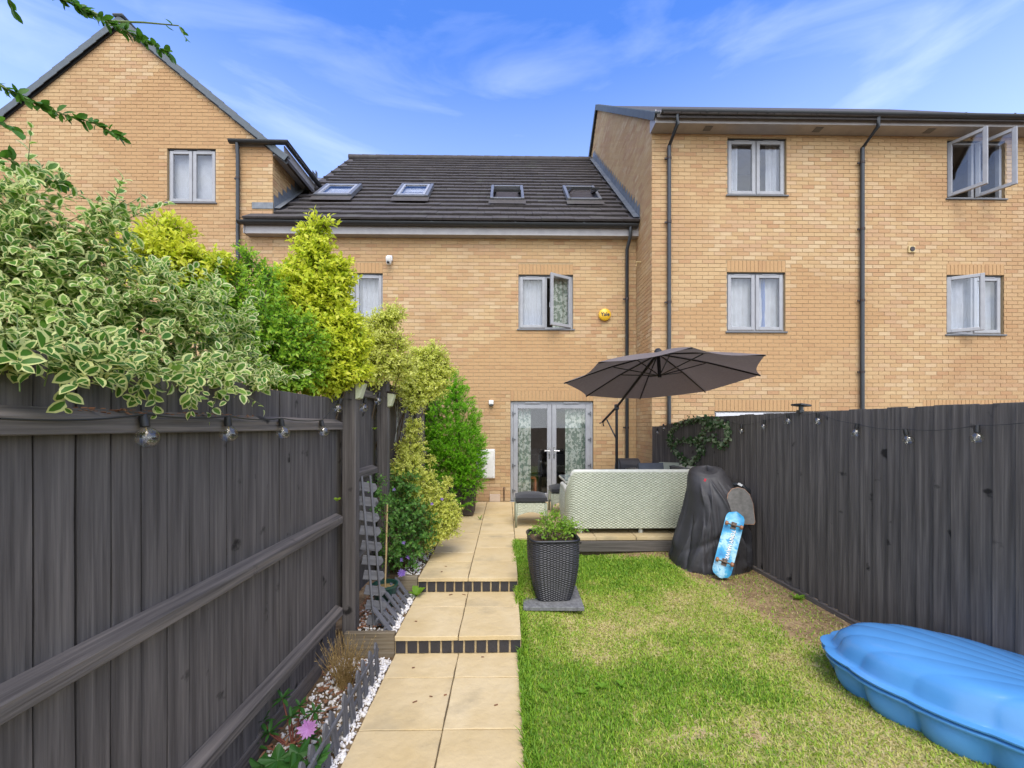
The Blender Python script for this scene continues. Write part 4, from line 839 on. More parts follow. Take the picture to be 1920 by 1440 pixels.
for (u, v, X) in ((273, 802, -1.335), (428, 800, -1.335), (529, 800, -1.335), (605, 800, -1.335), (636, 758, -1.335), (683, 757, -1.245), (710, 745, -1.245), (752, 768, -1.33), (770, 775, -1.33)):
    p = atX(u, v, X); bulb(sl1, p, .078, tilt=(rnd.uniform(-.2, .35), rnd.uniform(-.2, .2))); pts.append(p+Vector((0, 0, .05)))
cable(sl1, pts, .012)
sl2 = thing('string_lights', (3.05, 4.5, 1.5), 'string of clear globe bulbs sagging along the right fence', 'string lights', 'festoon bulbs')
pts = []
def on_rf(u, v, off=.045):
    lo, hi = 1.2, 7.6
    for _ in range(50):
        m_ = (lo+hi)/2
        if 948+F*(fx(m_)-off)/m_ > u: lo = m_
        else: hi = m_
    y = (lo+hi)/2; return Vector((fx(y)-off, y, wz(v, y)))
for (u, v) in ((1234, 808), (1246, 800), (1362, 792), (1394, 803), (1437, 795), (1483, 784), (1540, 783), (1614, 805), (1712, 817), (1848, 812), (2060, 790)):
    p = on_rf(u, v); bulb(sl2, p, .072, (rnd.uniform(-.2, .2), rnd.uniform(-.2, .2))); pts.append(p+Vector((0, 0, .05)))
cable(sl2, pts, .02, .002)
for (y, z, lb) in ((3.49, 1.90, 'small wedge shaped solar lamp on the nearer fence post'), (4.42, 1.88, 'small wedge shaped solar lamp on the farther fence post')):
    x = -1.262; t_ = thing('solar_lamp', (x, y, z), lb, 'lamp', 'solar lamps on fence posts')
    q = MB(); q.prism([(x, y-.045, z+.05), (x+.075, y-.045, z+.04), (x+.035, y-.045, z-.09), (x, y-.045, z-.10)], (0, 0, 0), (0, .09, 0)); q.build('lens', 'lamp_lens', t_, bevel=.004)
    q = MB(); q.prism([(x, y-.055, z+.054), (x+.09, y-.055, z+.042), (x+.09, y-.055, z+.054), (x, y-.055, z+.068)], (0, 0, 0), (0, .11, 0)); q.build('cap', 'bracket', t_)
p = on_rf(1508, 772, .0); y = p.y; zt = 1.72; t_ = thing('solar_lamp', (p.x, y, zt), 'dark solar lamp perched on top of the right fence', 'lamp')
q = MB(); q.box((p.x, y, zt+.075), (.11, .16, .02), Matrix.Rotation(.15, 3, 'Y')); q.build('panel', 'gutter', t_, bevel=.004); q = MB(); q.tube([(p.x, y, zt-.01), (p.x, y, zt+.07)], .022, 8); q.box((p.x-.01, y, zt+.01), (.04, .06, .03)); q.build('stem', 'gutter', t_)

# wind-blown litter on the near rail and the slabs
q = MB()
for i in range(90):
    y = rnd.choice((rnd.uniform(1.32, 1.55), rnd.uniform(1.55, 1.95), rnd.uniform(1.95, 2.3))); q.box((rnd.uniform(-1.415, -1.365), y, 1.628+rnd.uniform(-.012, .006)), (rnd.uniform(.006, .018), rnd.uniform(.004, .010), .002), Matrix.Rotation(rnd.uniform(0, 6), 3, 'Z') @ Matrix.Rotation(rnd.uniform(-.6, .6), 3, 'X'), 0, rnd.random())
for (u, v, z) in ((808, 1306, -.30), (835, 1303, -.30), (778, 1316, -.30), (780, 1165, -.15), (870, 1115, -.15), (845, 1115, -.15), (905, 1232, -.30), (775, 1252, -.30), (828, 1072, 0.), (836, 1062, 0.), (930, 1322, -.30)):
    p = atZ(u, v, z+.004); q.box((p.x, p.y, z+.006), (rnd.uniform(.018, .04), rnd.uniform(.006, .012), .003), Matrix.Rotation(rnd.uniform(-.6, .6), 3, 'Z'), 0, rnd.random())
tag(q.build('leaf_litter', 'bark'), 'small dry brown leaf scraps on the fence rail and path', 'litter', kind='stuff')
# ================================================================== furniture
def weave(mb, Pf, Nf, nu, nv, amp, m=0):
    """basket weave: every cell is a small pillow, over or under in turn"""
    b = len(mb.v); k = nu+1
    for j in range(nv+1):
        for i in range(nu+1): mb.v.append(tuple(Pf(i/nu, j/nv)))
    for j in range(nv):
        for i in range(nu):
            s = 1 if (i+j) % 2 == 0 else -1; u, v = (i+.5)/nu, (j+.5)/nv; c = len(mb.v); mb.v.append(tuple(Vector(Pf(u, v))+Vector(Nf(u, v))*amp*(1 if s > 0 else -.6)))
            a, d = b+j*k+i, b+(j+1)*k+i; t = (.80 if s > 0 else .25)+rnd.uniform(-.12, .12)  # under cells tinted darker: the shade in the weave gaps is painted in
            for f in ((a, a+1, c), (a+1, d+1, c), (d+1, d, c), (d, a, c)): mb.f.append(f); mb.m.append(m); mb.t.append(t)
SX0, SY0, SXR, SYE, RC = .905, 5.94, 2.985, 7.55, .16
def spath(s):      # plan curve of the outer shell: arm end -> corner -> back -> corner -> along fence
    L1 = .78-RC; L2 = RC*math.pi/2; L3 = SXR-SX0-2*RC; L5 = SYE-SY0-RC; tot = L1+L2+L3+L2+L5; d = s*tot
    if d < L1: return Vector((SX0, SY0+RC+L1-d, 0)), Vector((-1, 0, 0))
    d -= L1
    if d < L2: a = d/RC; n = Vector((-math.cos(a), -math.sin(a), 0)); return Vector((SX0+RC, SY0+RC, 0))+n*RC, n
    d -= L2
    if d < L3: return Vector((SX0+RC+d, SY0, 0)), Vector((0, -1, 0))
    d -= L3
    if d < L2: a = d/RC; n = Vector((math.sin(a), -math.cos(a), 0)); return Vector((SXR-RC, SY0+RC, 0))+n*RC, n
    d -= L2; return Vector((SXR, SY0+RC+d, 0)), Vector((1, 0, 0))
STOT = .78-RC+RC*math.pi+SXR-SX0-2*RC+SYE-SY0-RC
def stop(s):
    d = s*STOT; return .63+.28*sm((d-.60)/.22)-.03*math.exp(-((d-.55)/.12)**2)
def sP(s, t):
    p, n = spath(s); z = .085+(stop(s)-.085)*t; return p+n*(.025*math.sin(t*math.pi)*.8)+Vector((0, 0, z))
sofa = thing('corner_sofa', (1.9, 6.4, 0), 'pale sage woven rattan corner sofa with its back to the lawn', 'sofa')
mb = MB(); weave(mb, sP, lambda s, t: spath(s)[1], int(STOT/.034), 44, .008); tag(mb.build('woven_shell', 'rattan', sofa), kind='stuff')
mb = MB(); mb.grid(lambda i, j: spath(i)[0]-spath(i)[1]*.06+Vector((0, 0, .085+(stop(i)-.085)*j)), 150, 4); mb.build('inner_shell', 'rattan', sofa, smooth=True)
mb = MB(); mb.tube([spath(i/160)[0]-spath(i/160)[1]*.028+Vector((0, 0, stop(i/160))) for i in range(161)], .036, 10); mb.build('top_rim', 'rattan_rim', sofa, smooth=True)
mb = MB(); mb.span((SX0+.07, SY0+.07, .085), (SXR-.07, SY0+.76, .30)); mb.span((SXR-.76, SY0+.761, .085), (SXR-.07, SYE, .30)); mb.build('seat_base', 'rattan', sofa, bevel=.02)
for (x, y) in ((SX0+.2, SY0+.10), (SX0+1.1, SY0+.10), (SXR-.2, SY0+.10), (SX0+.12, SY0+.7), (SXR-.2, SYE-.1), (SXR-.7, SYE-.1)):
    q = MB(); q.lathe([(.0, .0), (.032, .0), (.036, .03), (.026, .05), (.03, .10)], (x, y, .0), 10); q.build('foot', 'rattan_rim', sofa, smooth=40)
def cushion(parent, c, d, M=None, nm='cushion', mat='cushion', puff=.03):
    c = Vector(c); q = MB(); n = 8; hx, hy, hz = d[0]/2, d[1]/2, d[2]/2
    for s in (1, -1):
        q.grid(lambda a, b: Vector(((a*2-1)*hx, (b*2-1)*hy, s*(hz*.55+(hz*.45+puff)*(1-(a*2-1)**4)*(1-(b*2-1)**4)))), n, n)
    q.v = [tuple((M @ Vector(v) if M is not None else Vector(v))+c) for v in q.v]
    bm_edge = [(0, n), (1, 0)]
    k = n+1; b2 = k*k
    for i in range(n):
        q.f += [(i, i+1, b2+i+1, b2+i), (n*k+i, n*k+i+1, b2+n*k+i+1, b2+n*k+i), (i*k, (i+1)*k, b2+(i+1)*k, b2+i*k), (i*k+n, (i+1)*k+n, b2+(i+1)*k+n, b2+i*k+n)]
    q.m = [0]*len(q.f); q.t = [0.]*len(q.f)
    return q.build(nm, mat, parent, smooth=50)
for i in range(3): cushion(sofa, (SX0+.40+i*.64, SY0+.44, .36), (.63, .62, .12), nm='seat_cushion')
cushion(sofa, (SXR-.42, SY0+1.2, .36), (.62, .8, .12), nm='seat_cushion')
for i in range(3): cushion(sofa, (SX0+.44+i*.62, SY0+.16, .66), (.60, .50, .13), Matrix.Rotation(R(80), 3, 'X'), 'back_cushion')
for i in range(2): cushion(sofa, (SXR-.14, SY0+.55+i*.62, .66), (.60, .52, .13), Matrix.Rotation(R(90), 3, 'Z') @ Matrix.Rotation(R(80), 3, 'X'), 'back_cushion')
def throw(u, v, Y, w_, mat, lb, rx=70, rz_=0):
    p = atY(u, v, Y); c = cushion(None, (p.x, p.y, p.z-w_*.40), (w_, w_, .10), Matrix.Rotation(R(rz_), 3, 'Z') @ Matrix.Rotation(R(rx), 3, 'X'), 'scatter_cushion', mat, .03); tag(c, lb, 'cushion', 'cushions on the corner sofa')
throw(1222, 873, 6.35, .40, 'pillow_grey', 'blue grey scatter cushion just above the middle of the sofa back', 74, 5)
throw(1256, 871, 6.9, .34, 'pillow_green', 'pale sage scatter cushion between dark cushions on the sofa', 74, -20)
throw(1278, 871, 7.1, .40, 'cushion', 'charcoal scatter cushion in the far corner of the sofa by the fence', 74, -55)
def stool(x, y, w_, lb):
    t = thing('footstool', (x, y, 0), lb, 'footstool', 'rattan footstools on the patio'); h = w_/2; H = .38
    mb = MB()
    for k in range(4):
        M = Matrix.Rotation(k*math.pi/2, 3, 'Z')
        def P(s, t_, M=M): lo = .17+.07*math.sin(math.pi*s); return M @ Vector(((s*2-1)*h*(.97+.03*(1-t_)), -h*(.97+.03*(1-t_)), lo+(H-lo)*t_))+Vector((x, y, 0))
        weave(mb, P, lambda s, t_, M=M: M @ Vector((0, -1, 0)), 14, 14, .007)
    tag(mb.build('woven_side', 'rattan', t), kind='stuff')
    for sx in (-1, 1):
        for sy in (-1, 1): q = MB(); q.tube([(x+sx*(h+.004), y+sy*(h+.004), .0), (x+sx*(h-.006), y+sy*(h-.006), H)], [.016, .024], 8); q.build('leg', 'rattan', t, smooth=True)
    q = MB(); q.span((x-h+.02, y-h+.02, .30), (x+h-.02, y+h-.02, H)); q.build('seat', 'rattan', t); cushion(t, (x, y, H+.055), (w_+.02, w_+.02, .10))
stool(.40, 6.58, .47, 'woven footstool with charcoal cushion standing alone in front of the doors'); stool(1.05, 7.45, .46, 'woven footstool with charcoal cushion half hidden behind the sofa arm')
tb = thing('garden_table', (1.75, 7.25, 0), 'pale rattan garden table with glass top behind the sofa', 'table')
q = MB(); q.box((1.72, 7.25, .665), (1.42, .78, .012)); q.build('glass_top', 'table_glass', tb, bevel=.003); q = MB(); frame_ring(q, 1.44, .80, .045, .03); q.v = [(v[0]+1.72, v[2]+6.85, .657-v[1]) for v in q.v]; q.build('top_rim', 'rattan_rim', tb)
q = MB(); q.span((1.25, 6.98, .0), (2.2, 7.5, .62)); q.build('pedestal', 'rattan', tb, bevel=.02)
hd = thing('barbecue', (2.39, 7.95, 0), 'rounded black barbecue hood with grey end behind the sofa', 'barbecue')
q = MB(); q.span((2.2, 7.75, .08), (2.58, 8.15, .72)); q.build('cabinet', 'gutter', hd, bevel=.01)
q = MB(); Mh = Matrix.Rotation(R(90), 3, 'Y') @ Matrix.Rotation(R(90), 3, 'Z'); q.lathe([(.0, 0), (.21, 0), (.225, .01), (.225, .39), (.21, .40), (0, .40)], (2.19, 7.95, .73), 24, Matrix.Rotation(R(90), 3, 'Y')); q.build('hood', 'nylon', hd, smooth=40)
q = MB(); q.lathe([(.0, -.012), (.17, -.01), (.18, 0)], (2.185, 7.95, .74), 24, Matrix.Rotation(R(90), 3, 'Y')); q.build('end_plate', 'pillow_grey', hd, smooth=40)
q = MB(); q.tube([(2.26, 7.73, .78), (2.26, 7.70, .78), (2.52, 7.70, .78), (2.52, 7.73, .78)], .01, 6); q.build('handle', 'chrome', hd)

# ------------------------------------------------------------------ cantilever parasol
um = thing('parasol', (2.02, 7.4, 0), 'large taupe cantilever parasol with eight dark ribs over the sofa', 'parasol')
C = Vector((2.2645, 5.963, 2.272)); rx_, ry_, rz_ = -.14328, -.01343, -.11289; Rad = 1.4; AP = .409
MR = Matrix.Rotation(ry_, 3, 'Y') @ Matrix.Rotation(rx_, 3, 'X') @ Matrix.Rotation(rz_, 3, 'Z')
ap = C+MR @ Vector((0, 0, AP)); rim = [C+MR @ Vector((Rad*math.cos(k*math.pi/4), Rad*math.sin(k*math.pi/4), 0)) for k in range(8)]
axis = MR @ Vector((0, 0, 1))
for k in range(8):
    a, b = rim[k], rim[(k+1) % 8]; q = MB()
    def P(s, t, a=a, b=b):
        e = a.lerp(b, s); inw = 1-.055*math.sin(math.pi*s); p = ap.lerp(C+(e-C)*inw, .04+.96*t); return p-axis*(.035*math.sin(math.pi*s)*t*(1-t*.4)*1.2)+axis*.022*math.sin(math.pi*t)
    q.grid(P, 10, 10); q.build('canopy_panel', 'canopy', um, smooth=True)
hubb = ap-axis*.36
for k in range(8):
    q = MB(); q.tube([ap-axis*.03+(rim[k]-ap)*.03, ap+(rim[k]-ap)*.5+axis*.004, rim[k]-axis*.012], .011, 6); rb = q.build('rib', 'pole', um)
    q = MB(); q.tube([hubb, ap+(rim[k]-ap)*.47-axis*.012], .008, 6); q.build('strut', 'pole', rb)
q = MB(); q.tube([ap+axis*.03, hubb-axis*.03], .026, 10); q.build('hub', 'pole', um); q = MB(); q.lathe([(.05, -.02), (.055, .02), (.03, .05), (0, .055)], ap, 12, MR); q.build('crown', 'pole', um, smooth=40)
mtop = Vector((2.02, 7.4, wz(763, 7.4))); q = MB(); q.tube([(2.02, 7.4, .06), mtop], .026, 12); q.build('mast', 'pole', um, smooth=40)
hnd = atY(1130, 791, 7.85); q = MB(); q.tube([hnd, mtop+Vector((.005, -.05, .02)), ap-axis*.02], .022, 10); q.build('arm', 'pole', um, smooth=40)
q = MB(); q.tube([atY(1138, 787, 7.7), Vector((2.02, 7.4, wz(824, 7.4)))], .013, 8); q.build('brace', 'pole', um); q = MB(); q.tube([hnd+Vector((-.06, 0, -.03)), hnd, hnd+Vector((.02, 0, -.08))], .014, 8); q.build('crank_handle', 'bracket', um)
q = MB(); q.box(mtop, (.07, .09, .10)); q.build('clamp', 'pole', um, bevel=.01)
q = MB()
for a in (0, math.pi/2): q.box((2.02, 7.4, .03), (1.0, .06, .05) if a == 0 else (.06, 1.0, .049))
q.build('base_cross', 'pole', um)

# ------------------------------------------------------------------ covered thing by the fence
CC = Vector((2.65, 5.24, 0)); cz0 = -.215
prof = [(-.215, .50), (-.12, .50), (.0, .485), (.15, .46), (.3, .43), (.45, .395), (.6, .36), (.75, .32), (.88, .275), (.96, .235), (1.0, .19), (1.02, .12), (1.03, .0)]
_cr = random.Random(5)
folds = [(_cr.uniform(0, 6.283), _cr.uniform(-.7, .7), _cr.uniform(.05, .14), _cr.uniform(.03, .075)*_cr.choice((1, 1, -1)), _cr.uniform(.2, 1.0), _cr.uniform(-.3, .15)) for _ in range(46)]
folds += [(4.35, .9, .09, .09, 1.0, -.1), (4.75, .6, .07, -.07, .95, .0), (5.15, .75, .08, .08, .9, -.1), (3.9, .2, .10, .07, .9, -.2), (5.6, .3, .09, .07, .7, -.3), (4.1, .35, .06, -.05, .8, -.2), (4.95, -.2, .07, .06, .35, -.3)]
def cvP(i, j):
    th = i*2*math.pi; t = j*(len(prof)-1); k = min(int(t), len(prof)-2); s = t-k; z = prof[k][0]+(prof[k+1][0]-prof[k][0])*s; r = prof[k][1]+(prof[k+1][1]-prof[k][1])*s; bot = sm((.45-z)/.6); f = 0.
    for (t0, sl_, wd_, am, zt_, zb_) in folds:
        if z > zt_: continue
        d = (th-t0-sl_*(zt_-z)+math.pi) % (2*math.pi)-math.pi; wd2 = wd_*(.6+.8*(zt_-z)); env = sm((zt_-z)/.18)*sm((z-zb_+.12)/.12)
        f += am*1.35*env*math.exp(-abs(d/(wd2*.75))**1.08)
    f += .03*math.sin(th*2+1)*bot-.03
    dgl = z-.12-.22*math.cos(th+.7); f -= .05*math.exp(-(dgl/.04)**2)*max(0., -math.sin(th))
    r = r*(1+f); wx_ = .93+.10*bot*max(0, math.cos(th)); top = sm((z-.6)/.4)
    lump = .045*math.sin(3.1*z+1.7*math.cos(th)+.5)+.03*math.sin(5.3*z-2.2*math.sin(th)+2); r *= 1+lump*sm((z+.1)/.3)
    yy = CC.y+r*.92*math.sin(th)+.05*top; xx = CC.x+r*wx_*math.cos(th)-.045*top+.03*math.sin(z*2.3)
    return (min(xx, fx(yy)-.035-.01*math.sin(th*9+z*7)), yy, z+(.018*math.sin(th*7) if z < -.2 else 0)+.035*top*math.cos(th*2+.6))
cv = thing('protective_cover', (2.6, 5.2, -.21), 'bulky thing under a creased black nylon cover beside the right fence', 'cover')
q = MB(); q.grid(cvP, 240, 96, wrap=True); q.build('cover', 'nylon', cv, smooth=True)
p = atY(1388, 908, 5.15); q = MB(); q.tube([(p.x-.12, 5.22, p.z-.02), (p.x+.0, 5.15, p.z+.0), (p.x+.10, 5.08, p.z-.10)], [.03, .024, .026], 8); q.build('handlebar', 'gutter', cv, smooth=True)
q = MB(); q.box((p.x-.02, 5.12, p.z), (.05, .02, .03), Matrix.Rotation(.5, 3, 'Y')); q.build('handlebar_label', 'ink_white', cv); 
q = MB(); p2 = atY(1322, 900, 4.96); q.box(p2, (.022, .012, .035), Matrix.Rotation(.4, 3, 'Y')); q.build('cover_tag', 'red', cv)
sh = thing('shoe_pair', (2.25, 4.75, -.2), 'pale pair of clogs under the hem of the black cover', 'shoes')
for (u, v) in ((1283, 1055), (1303, 1061)):
    p = atZ(u, v, -.20); q = MB(); q.grid(lambda a, b: (p.x+(.055*math.cos(a*6.283)*(1.6-.5*b))*(1-b*.4), p.y+.04*math.sin(a*6.283)*(1-b*.3), -.205+.05*b*(1-.5*b)), 18, 5, wrap=True); q.build('shoe', 'shoe', sh, smooth=True)

# ------------------------------------------------------------------ skateboards
def deck_outline(L_, w_, n=10):
    pts = []
    for s in (1, -1):
        for i in range(n+1): a = math.pi*i/n-math.pi/2; pts.append((w_/2*math.sin(a)*s, s*(L_/2-w_*.55)+s*w_*.55*math.cos(a)))
    return pts
def skateboard(M, lb, under=True):
    """local: deck in XY plane (Y long), underside faces +Z"""
    t = thing('skateboard', M.translation, lb, 'skateboard', 'skateboards by the black cover'); L_, w_ = .80, .20
    bm = bmesh.new(); ny_ = 24; rows = []
    for j in range(ny_+1):
        y = -L_/2+L_*j/ny_; e = max(0., abs(y)-(L_/2-w_*.55)); hw = w_/2*max(0., 1-(e/(w_*.55))**2.6)**.5; hw = max(hw, .012); kick = -.20*max(0, abs(y)-.28)
        rows.append([bm.verts.new((x*hw, y, kick-.012*x*x)) for x in (-1, -.6, 0, .6, 1)])
    for a, b in zip(rows[:-1], rows[1:]):
        for i in range(4): bm.faces.new((a[i], a[i+1], b[i+1], b[i]))
    bmesh.ops.recalc_face_normals(bm, faces=bm.faces)
    def shell(nm, mat, dz, th):
        b2 = bm.copy(); bmesh.ops.translate(b2, verts=b2.verts, vec=(0, 0, dz)); r_ = bmesh.ops.extrude_face_region(b2, geom=b2.faces[:]); bmesh.ops.translate(b2, verts=[v for v in r_['geom'] if isinstance(v, bmesh.types.BMVert)], vec=(0, 0, th)); bmesh.ops.recalc_face_normals(b2, faces=b2.faces)
        me = bpy.data.meshes.new(nm); b2.to_mesh(me); b2.free(); me.materials.append(MT[mat]); me.polygons.foreach_set('use_smooth', [True]*len(me.polygons)); me.set_sharp_from_angle(angle=R(40)); return link(bpy.data.objects.new(nm, me), M, t)
    shell('deck', 'deck_wood', 0, .010); shell('graphic', 'deck_blue', .0101, .0012); shell('grip_tape', 'grip', -.0016, .0015); bm.free()
    for y in (-.22, .22):
        q = MB(); q.box((0, y, .018), (.055, .08, .012)); q.prism([(-.02, y-.02, .02), (.02, y-.02, .02), (.012, y-.01, .055), (-.012, y-.01, .055)], (0, 0, 0), (0, .04, 0)); q.tube([(-.085, y, .052), (.085, y, .052)], .009, 8); tr_ = q.build('truck', 'truck', t, world=M)
        for x in (-.078, .078): q = MB(); q.lathe([(.008, -.016), (.02, -.016), (.026, -.010), (.026, .010), (.02, .016), (.008, .016)], (x, y, .052), 14, Matrix.Rotation(R(90), 3, 'Y')); q.build('wheel', 'wheel', t, smooth=40, world=M)
    return t
b0 = atZ(1348, 1092, -.20); tp = atY(1384, 951, b0.y+.22); yv = (tp-b0).normalized(); xv = Vector((.93, -.36, 0)); xv = (xv-yv*xv.dot(yv)).normalized(); zv = xv.cross(yv)
if zv.y > 0: zv = -zv; xv = -xv
Mb = frame_mat((b0+tp)/2+zv*-.0, xv, yv, zv); sk = skateboard(Mb, 'blue skateboard standing on end with its lettered underside showing')
for (dz, mat, sc) in ((.0125, 'ink_dark', 1.0), (.0137, 'ink_white', 1.0)):
    me = text_mesh('TONY HAWK', .056, mat, .0006); link(bpy.data.objects.new('lettering' if mat == 'ink_white' else 'lettering_shadow', me), Mb @ Matrix.Translation((.012+(.004 if mat == 'ink_dark' else 0), -.005-(.004 if mat == 'ink_dark' else 0), dz)) @ Matrix.Rotation(R(-90), 4, 'Z') @ Matrix.Scale(1.02, 4, (1, 0, 0)), sk)
b1 = atY(1391, 983, 4.80); t1 = atY(1384, 915, 4.94); yv = (t1-b1).normalized(); xv = Vector((.93, -.3, 0)); xv = (xv-yv*xv.dot(yv)).normalized(); zv = xv.cross(yv)
if zv.y < 0: zv = -zv; xv = -xv
dk = thing('skateboard_deck', b1, 'grey grip topped skateboard deck leaning against the black cover', 'skateboard')
q = MB(); pts = [(-.13, 0), (.13, 0), (.145, .03), (.145, .25), (.12, .36), (.07, .425), (0, .445), (-.07, .425), (-.12, .36), (-.145, .25), (-.145, .03)]
q.prism([(x, y, 0) for x, y in pts], (0, 0, 0), (0, 0, .012)); q.build('deck', 'deck_wood', dk, bevel=.003, world=frame_mat(b1, xv, yv, zv)); q = MB(); q.prism([(x*.97, .006+y*.975, -.003) for x, y in pts], (0, 0, 0), (0, 0, .0025)); q.build('grip_tape', 'grip', dk, world=frame_mat(b1, xv, yv, zv))

# ------------------------------------------------------------------ clam shell sandpit
sp_c = Vector((2.79, 2.36, 0)); sp_a, sp_b, sp_r = .76, .46, R(-60); gz = -.235
sp = thing('sandpit', (sp_c.x, sp_c.y, gz), 'closed bright blue plastic scallop shell sandpit on the lawn by the fence', 'sandpit')
NL = 14
def shell_xy(th, k, sc=0., rib=0.):
    flat_ = 1-.10*max(0, math.cos(th))**4; x, y = sp_a*math.cos(th)*flat_, sp_b*math.sin(th)*(1-.10*math.cos(th)); lob = abs(math.sin(th*NL/2+.4))**.75
    r = k*(1+sc*(lob-.7)); sh = max(0., .86-k)*.80*sp_a      # the ribs run together towards the hinge end
    x, y = x*r+sh, y*r; c, s = math.cos(sp_r), math.sin(sp_r); return sp_c.x+x*c-y*s, sp_c.y+x*s+y*c, rib*(lob-.75)
def loft(name, rows, mat='blue_plastic', n=280):
    q = MB(); R_ = len(rows)-1
    def P(i, j):
        k, z, sc, rib = rows[int(round(j*R_))]; x, y, dz = shell_xy(i*2*math.pi, k, sc, rib); return (x, y, gz+z+dz)
    q.grid(P, n, R_, wrap=True); return q.build(name, mat, sp, smooth=55)
loft('base_shell', [(.0, .004, 0, 0), (.55, .004, .0, 0), (.76, .004, .08, 0), (.825, .018, .13, 0), (.875, .048, .155, 0), (.91, .09, .16, 0), (.93, .135, .15, 0), (.935, .17, .11, 0), (.935, .192, .06, 0), (.94, .199, .03, 0), (1.0, .201, .03, 0), (1.012, .205, .03, 0), (1.012, .217, .03, 0), (.99, .221, .03, 0), (.90, .221, .02, 0)])
loft('lid_shell', [(.93, .231, .03, 0), (1.005, .232, .035, 0), (1.02, .238, .035, 0), (1.02, .247, .035, 0), (1.0, .252, .035, 0), (.945, .252, .03, 0), (.93, .257, .035, .0), (.915, .275, .04, .0), (.895, .31, .036, .002), (.87, .345, .028, .003), (.835, .378, .018, .005), (.79, .402, .010, .005), (.72, .420, .005, .005), (.62, .432, .002, .004), (.5, .440, .0, .004), (.4, .444, 0, .003), (.3, .447, 0, .003), (.15, .448, 0, .002), (.0, .449, 0, 0)])

# ------------------------------------------------------------------ woven planter with plant
PC = Vector((.475, 4.16, 0)); pz = -.150
q = MB(); q.box((PC.x-.01, PC.y-.02, pz-.012), (.58, .54, .04), Matrix.Rotation(R(-1.5), 3, 'Z')); ps = q.build('paving_stone', 'slab_grey', bevel=.006); tag(ps, 'dark grey square stone slab under the planter', 'slab')
pl = thing('planter', (PC.x, PC.y, pz), 'tall dark woven square planter standing on the lawn', 'planter'); H = .60; mb = MB(); PR = Matrix.Rotation(R(3), 3, 'Z')
def prad(t): return .165+.078*math.sin(min(1, t*1.15)*math.pi*.55)**.8
def sqr(th, p=6): c, s = math.cos(th), math.sin(th); return 1/(abs(c)**p+abs(s)**p)**(1/p)
def pP(s, t): th = s*2*math.pi; r = prad(t)*sqr(th); return PC+PR @ Vector((r*math.cos(th), r*math.sin(th), pz+.012+H*t))
def pN(s, t): th = s*2*math.pi; return PR @ Vector((math.cos(th), math.sin(th), 0))
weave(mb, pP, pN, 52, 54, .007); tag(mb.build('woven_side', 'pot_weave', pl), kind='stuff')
q = MB(); q.tube([pP(i/72, 1) for i in range(73)], .014, 8); q.build('rim', 'pot_weave', pl, smooth=True); q = MB(); q.grid(lambda s, t: PC+(pP(s, .95)-PC-Vector((0, 0, pP(s, .95).z)))*t*.98+Vector((0, 0, pz+H*.93+.01*math.sin(s*40)*t)), 48, 5, wrap=True); q.build('potting_soil', 'soil', pl)
# conifer trough and the green pot
tr = thing('timber_trough', (-.92, 7.2, 0), 'dark brown tapered timber trough under the conifer', 'planter'); TC = Vector((-.84, 7.42, 0))
for k in range(4):
    M = Matrix.Rotation(k*math.pi/2, 3, 'Z')
    for i in range(3):
        q = MB(); a, b = -.31+.207*i, -.31+.207*(i+1)-.006; q.add([M @ Vector(p)+TC for p in ((a*.86, -.27, .02), (b*.86, -.27, .02), (b, -.31, .56), (a, -.31, .56), (a*.86, -.245, .02), (b*.86, -.245, .02), (b, -.285, .56), (a, -.285, .56))], [(0, 1, 2, 3), (4, 7, 6, 5), (0, 4, 5, 1), (3, 2, 6, 7), (1, 5, 6, 2), (0, 3, 7, 4)]); q.build('plank', 'trough', tr, bevel=.003)
q = MB(); q.span((TC.x-.27, TC.y-.27, .02), (TC.x+.27, TC.y+.27, .50)); q.build('potting_soil', 'soil', tr)
gpot = atZ(725, 1110, -.16); gpt = thing('plant_pot', (-1.17, 3.98, -.17), 'round dark green plastic pot between the picket pieces', 'pot'); GP = Vector((-1.17, 3.98, -.17))
q = MB(); q.lathe([(0, 0), (.085, 0), (.115, .19), (.125, .20), (.125, .22), (.108, .22), (.104, .18), (0, .17)], GP, 28); q.build('pot', 'pot_green', gpt, smooth=40)
q = MB(); q.lathe([(0, .185), (.103, .18)], GP, 20); q.build('potting_soil', 'straw', gpt)
q = MB(); q.tube([GP+Vector((0, 0, .1)), GP+Vector((.03, -.02, 1.0))], .008, 6); q.build('cane', 'cane', gpt)
wt = thing('wire_trellis', (-1.3, 4.75, .9), 'fan of thin grey wires fixed to the fence above the climber', 'trellis')
for (a, b, c, d) in ((738, 740, 752, 830), (746, 745, 742, 835), (752, 755, 740, 828), (757, 745, 757, 835), (764, 762, 751, 822)):
    q = MB(); q.tube([atX(a, b, -1.33), atX(c, d, -1.33)], .004, 5); q.build('wire_rod', 'wire', wt)
os_ = thing('garden_stakes', (-1.25, 2.2, -.3), 'two short orange sticks poking up in the near gravel bed', 'stakes')
for (u) in (452, 459): p = atY(u, 1438, 2.28); q = MB(); q.tube([(p.x, 2.28, -.33), (p.x+.004, 2.28, -.17)], .008, 6); q.build('stake', 'orange_stake', os_)
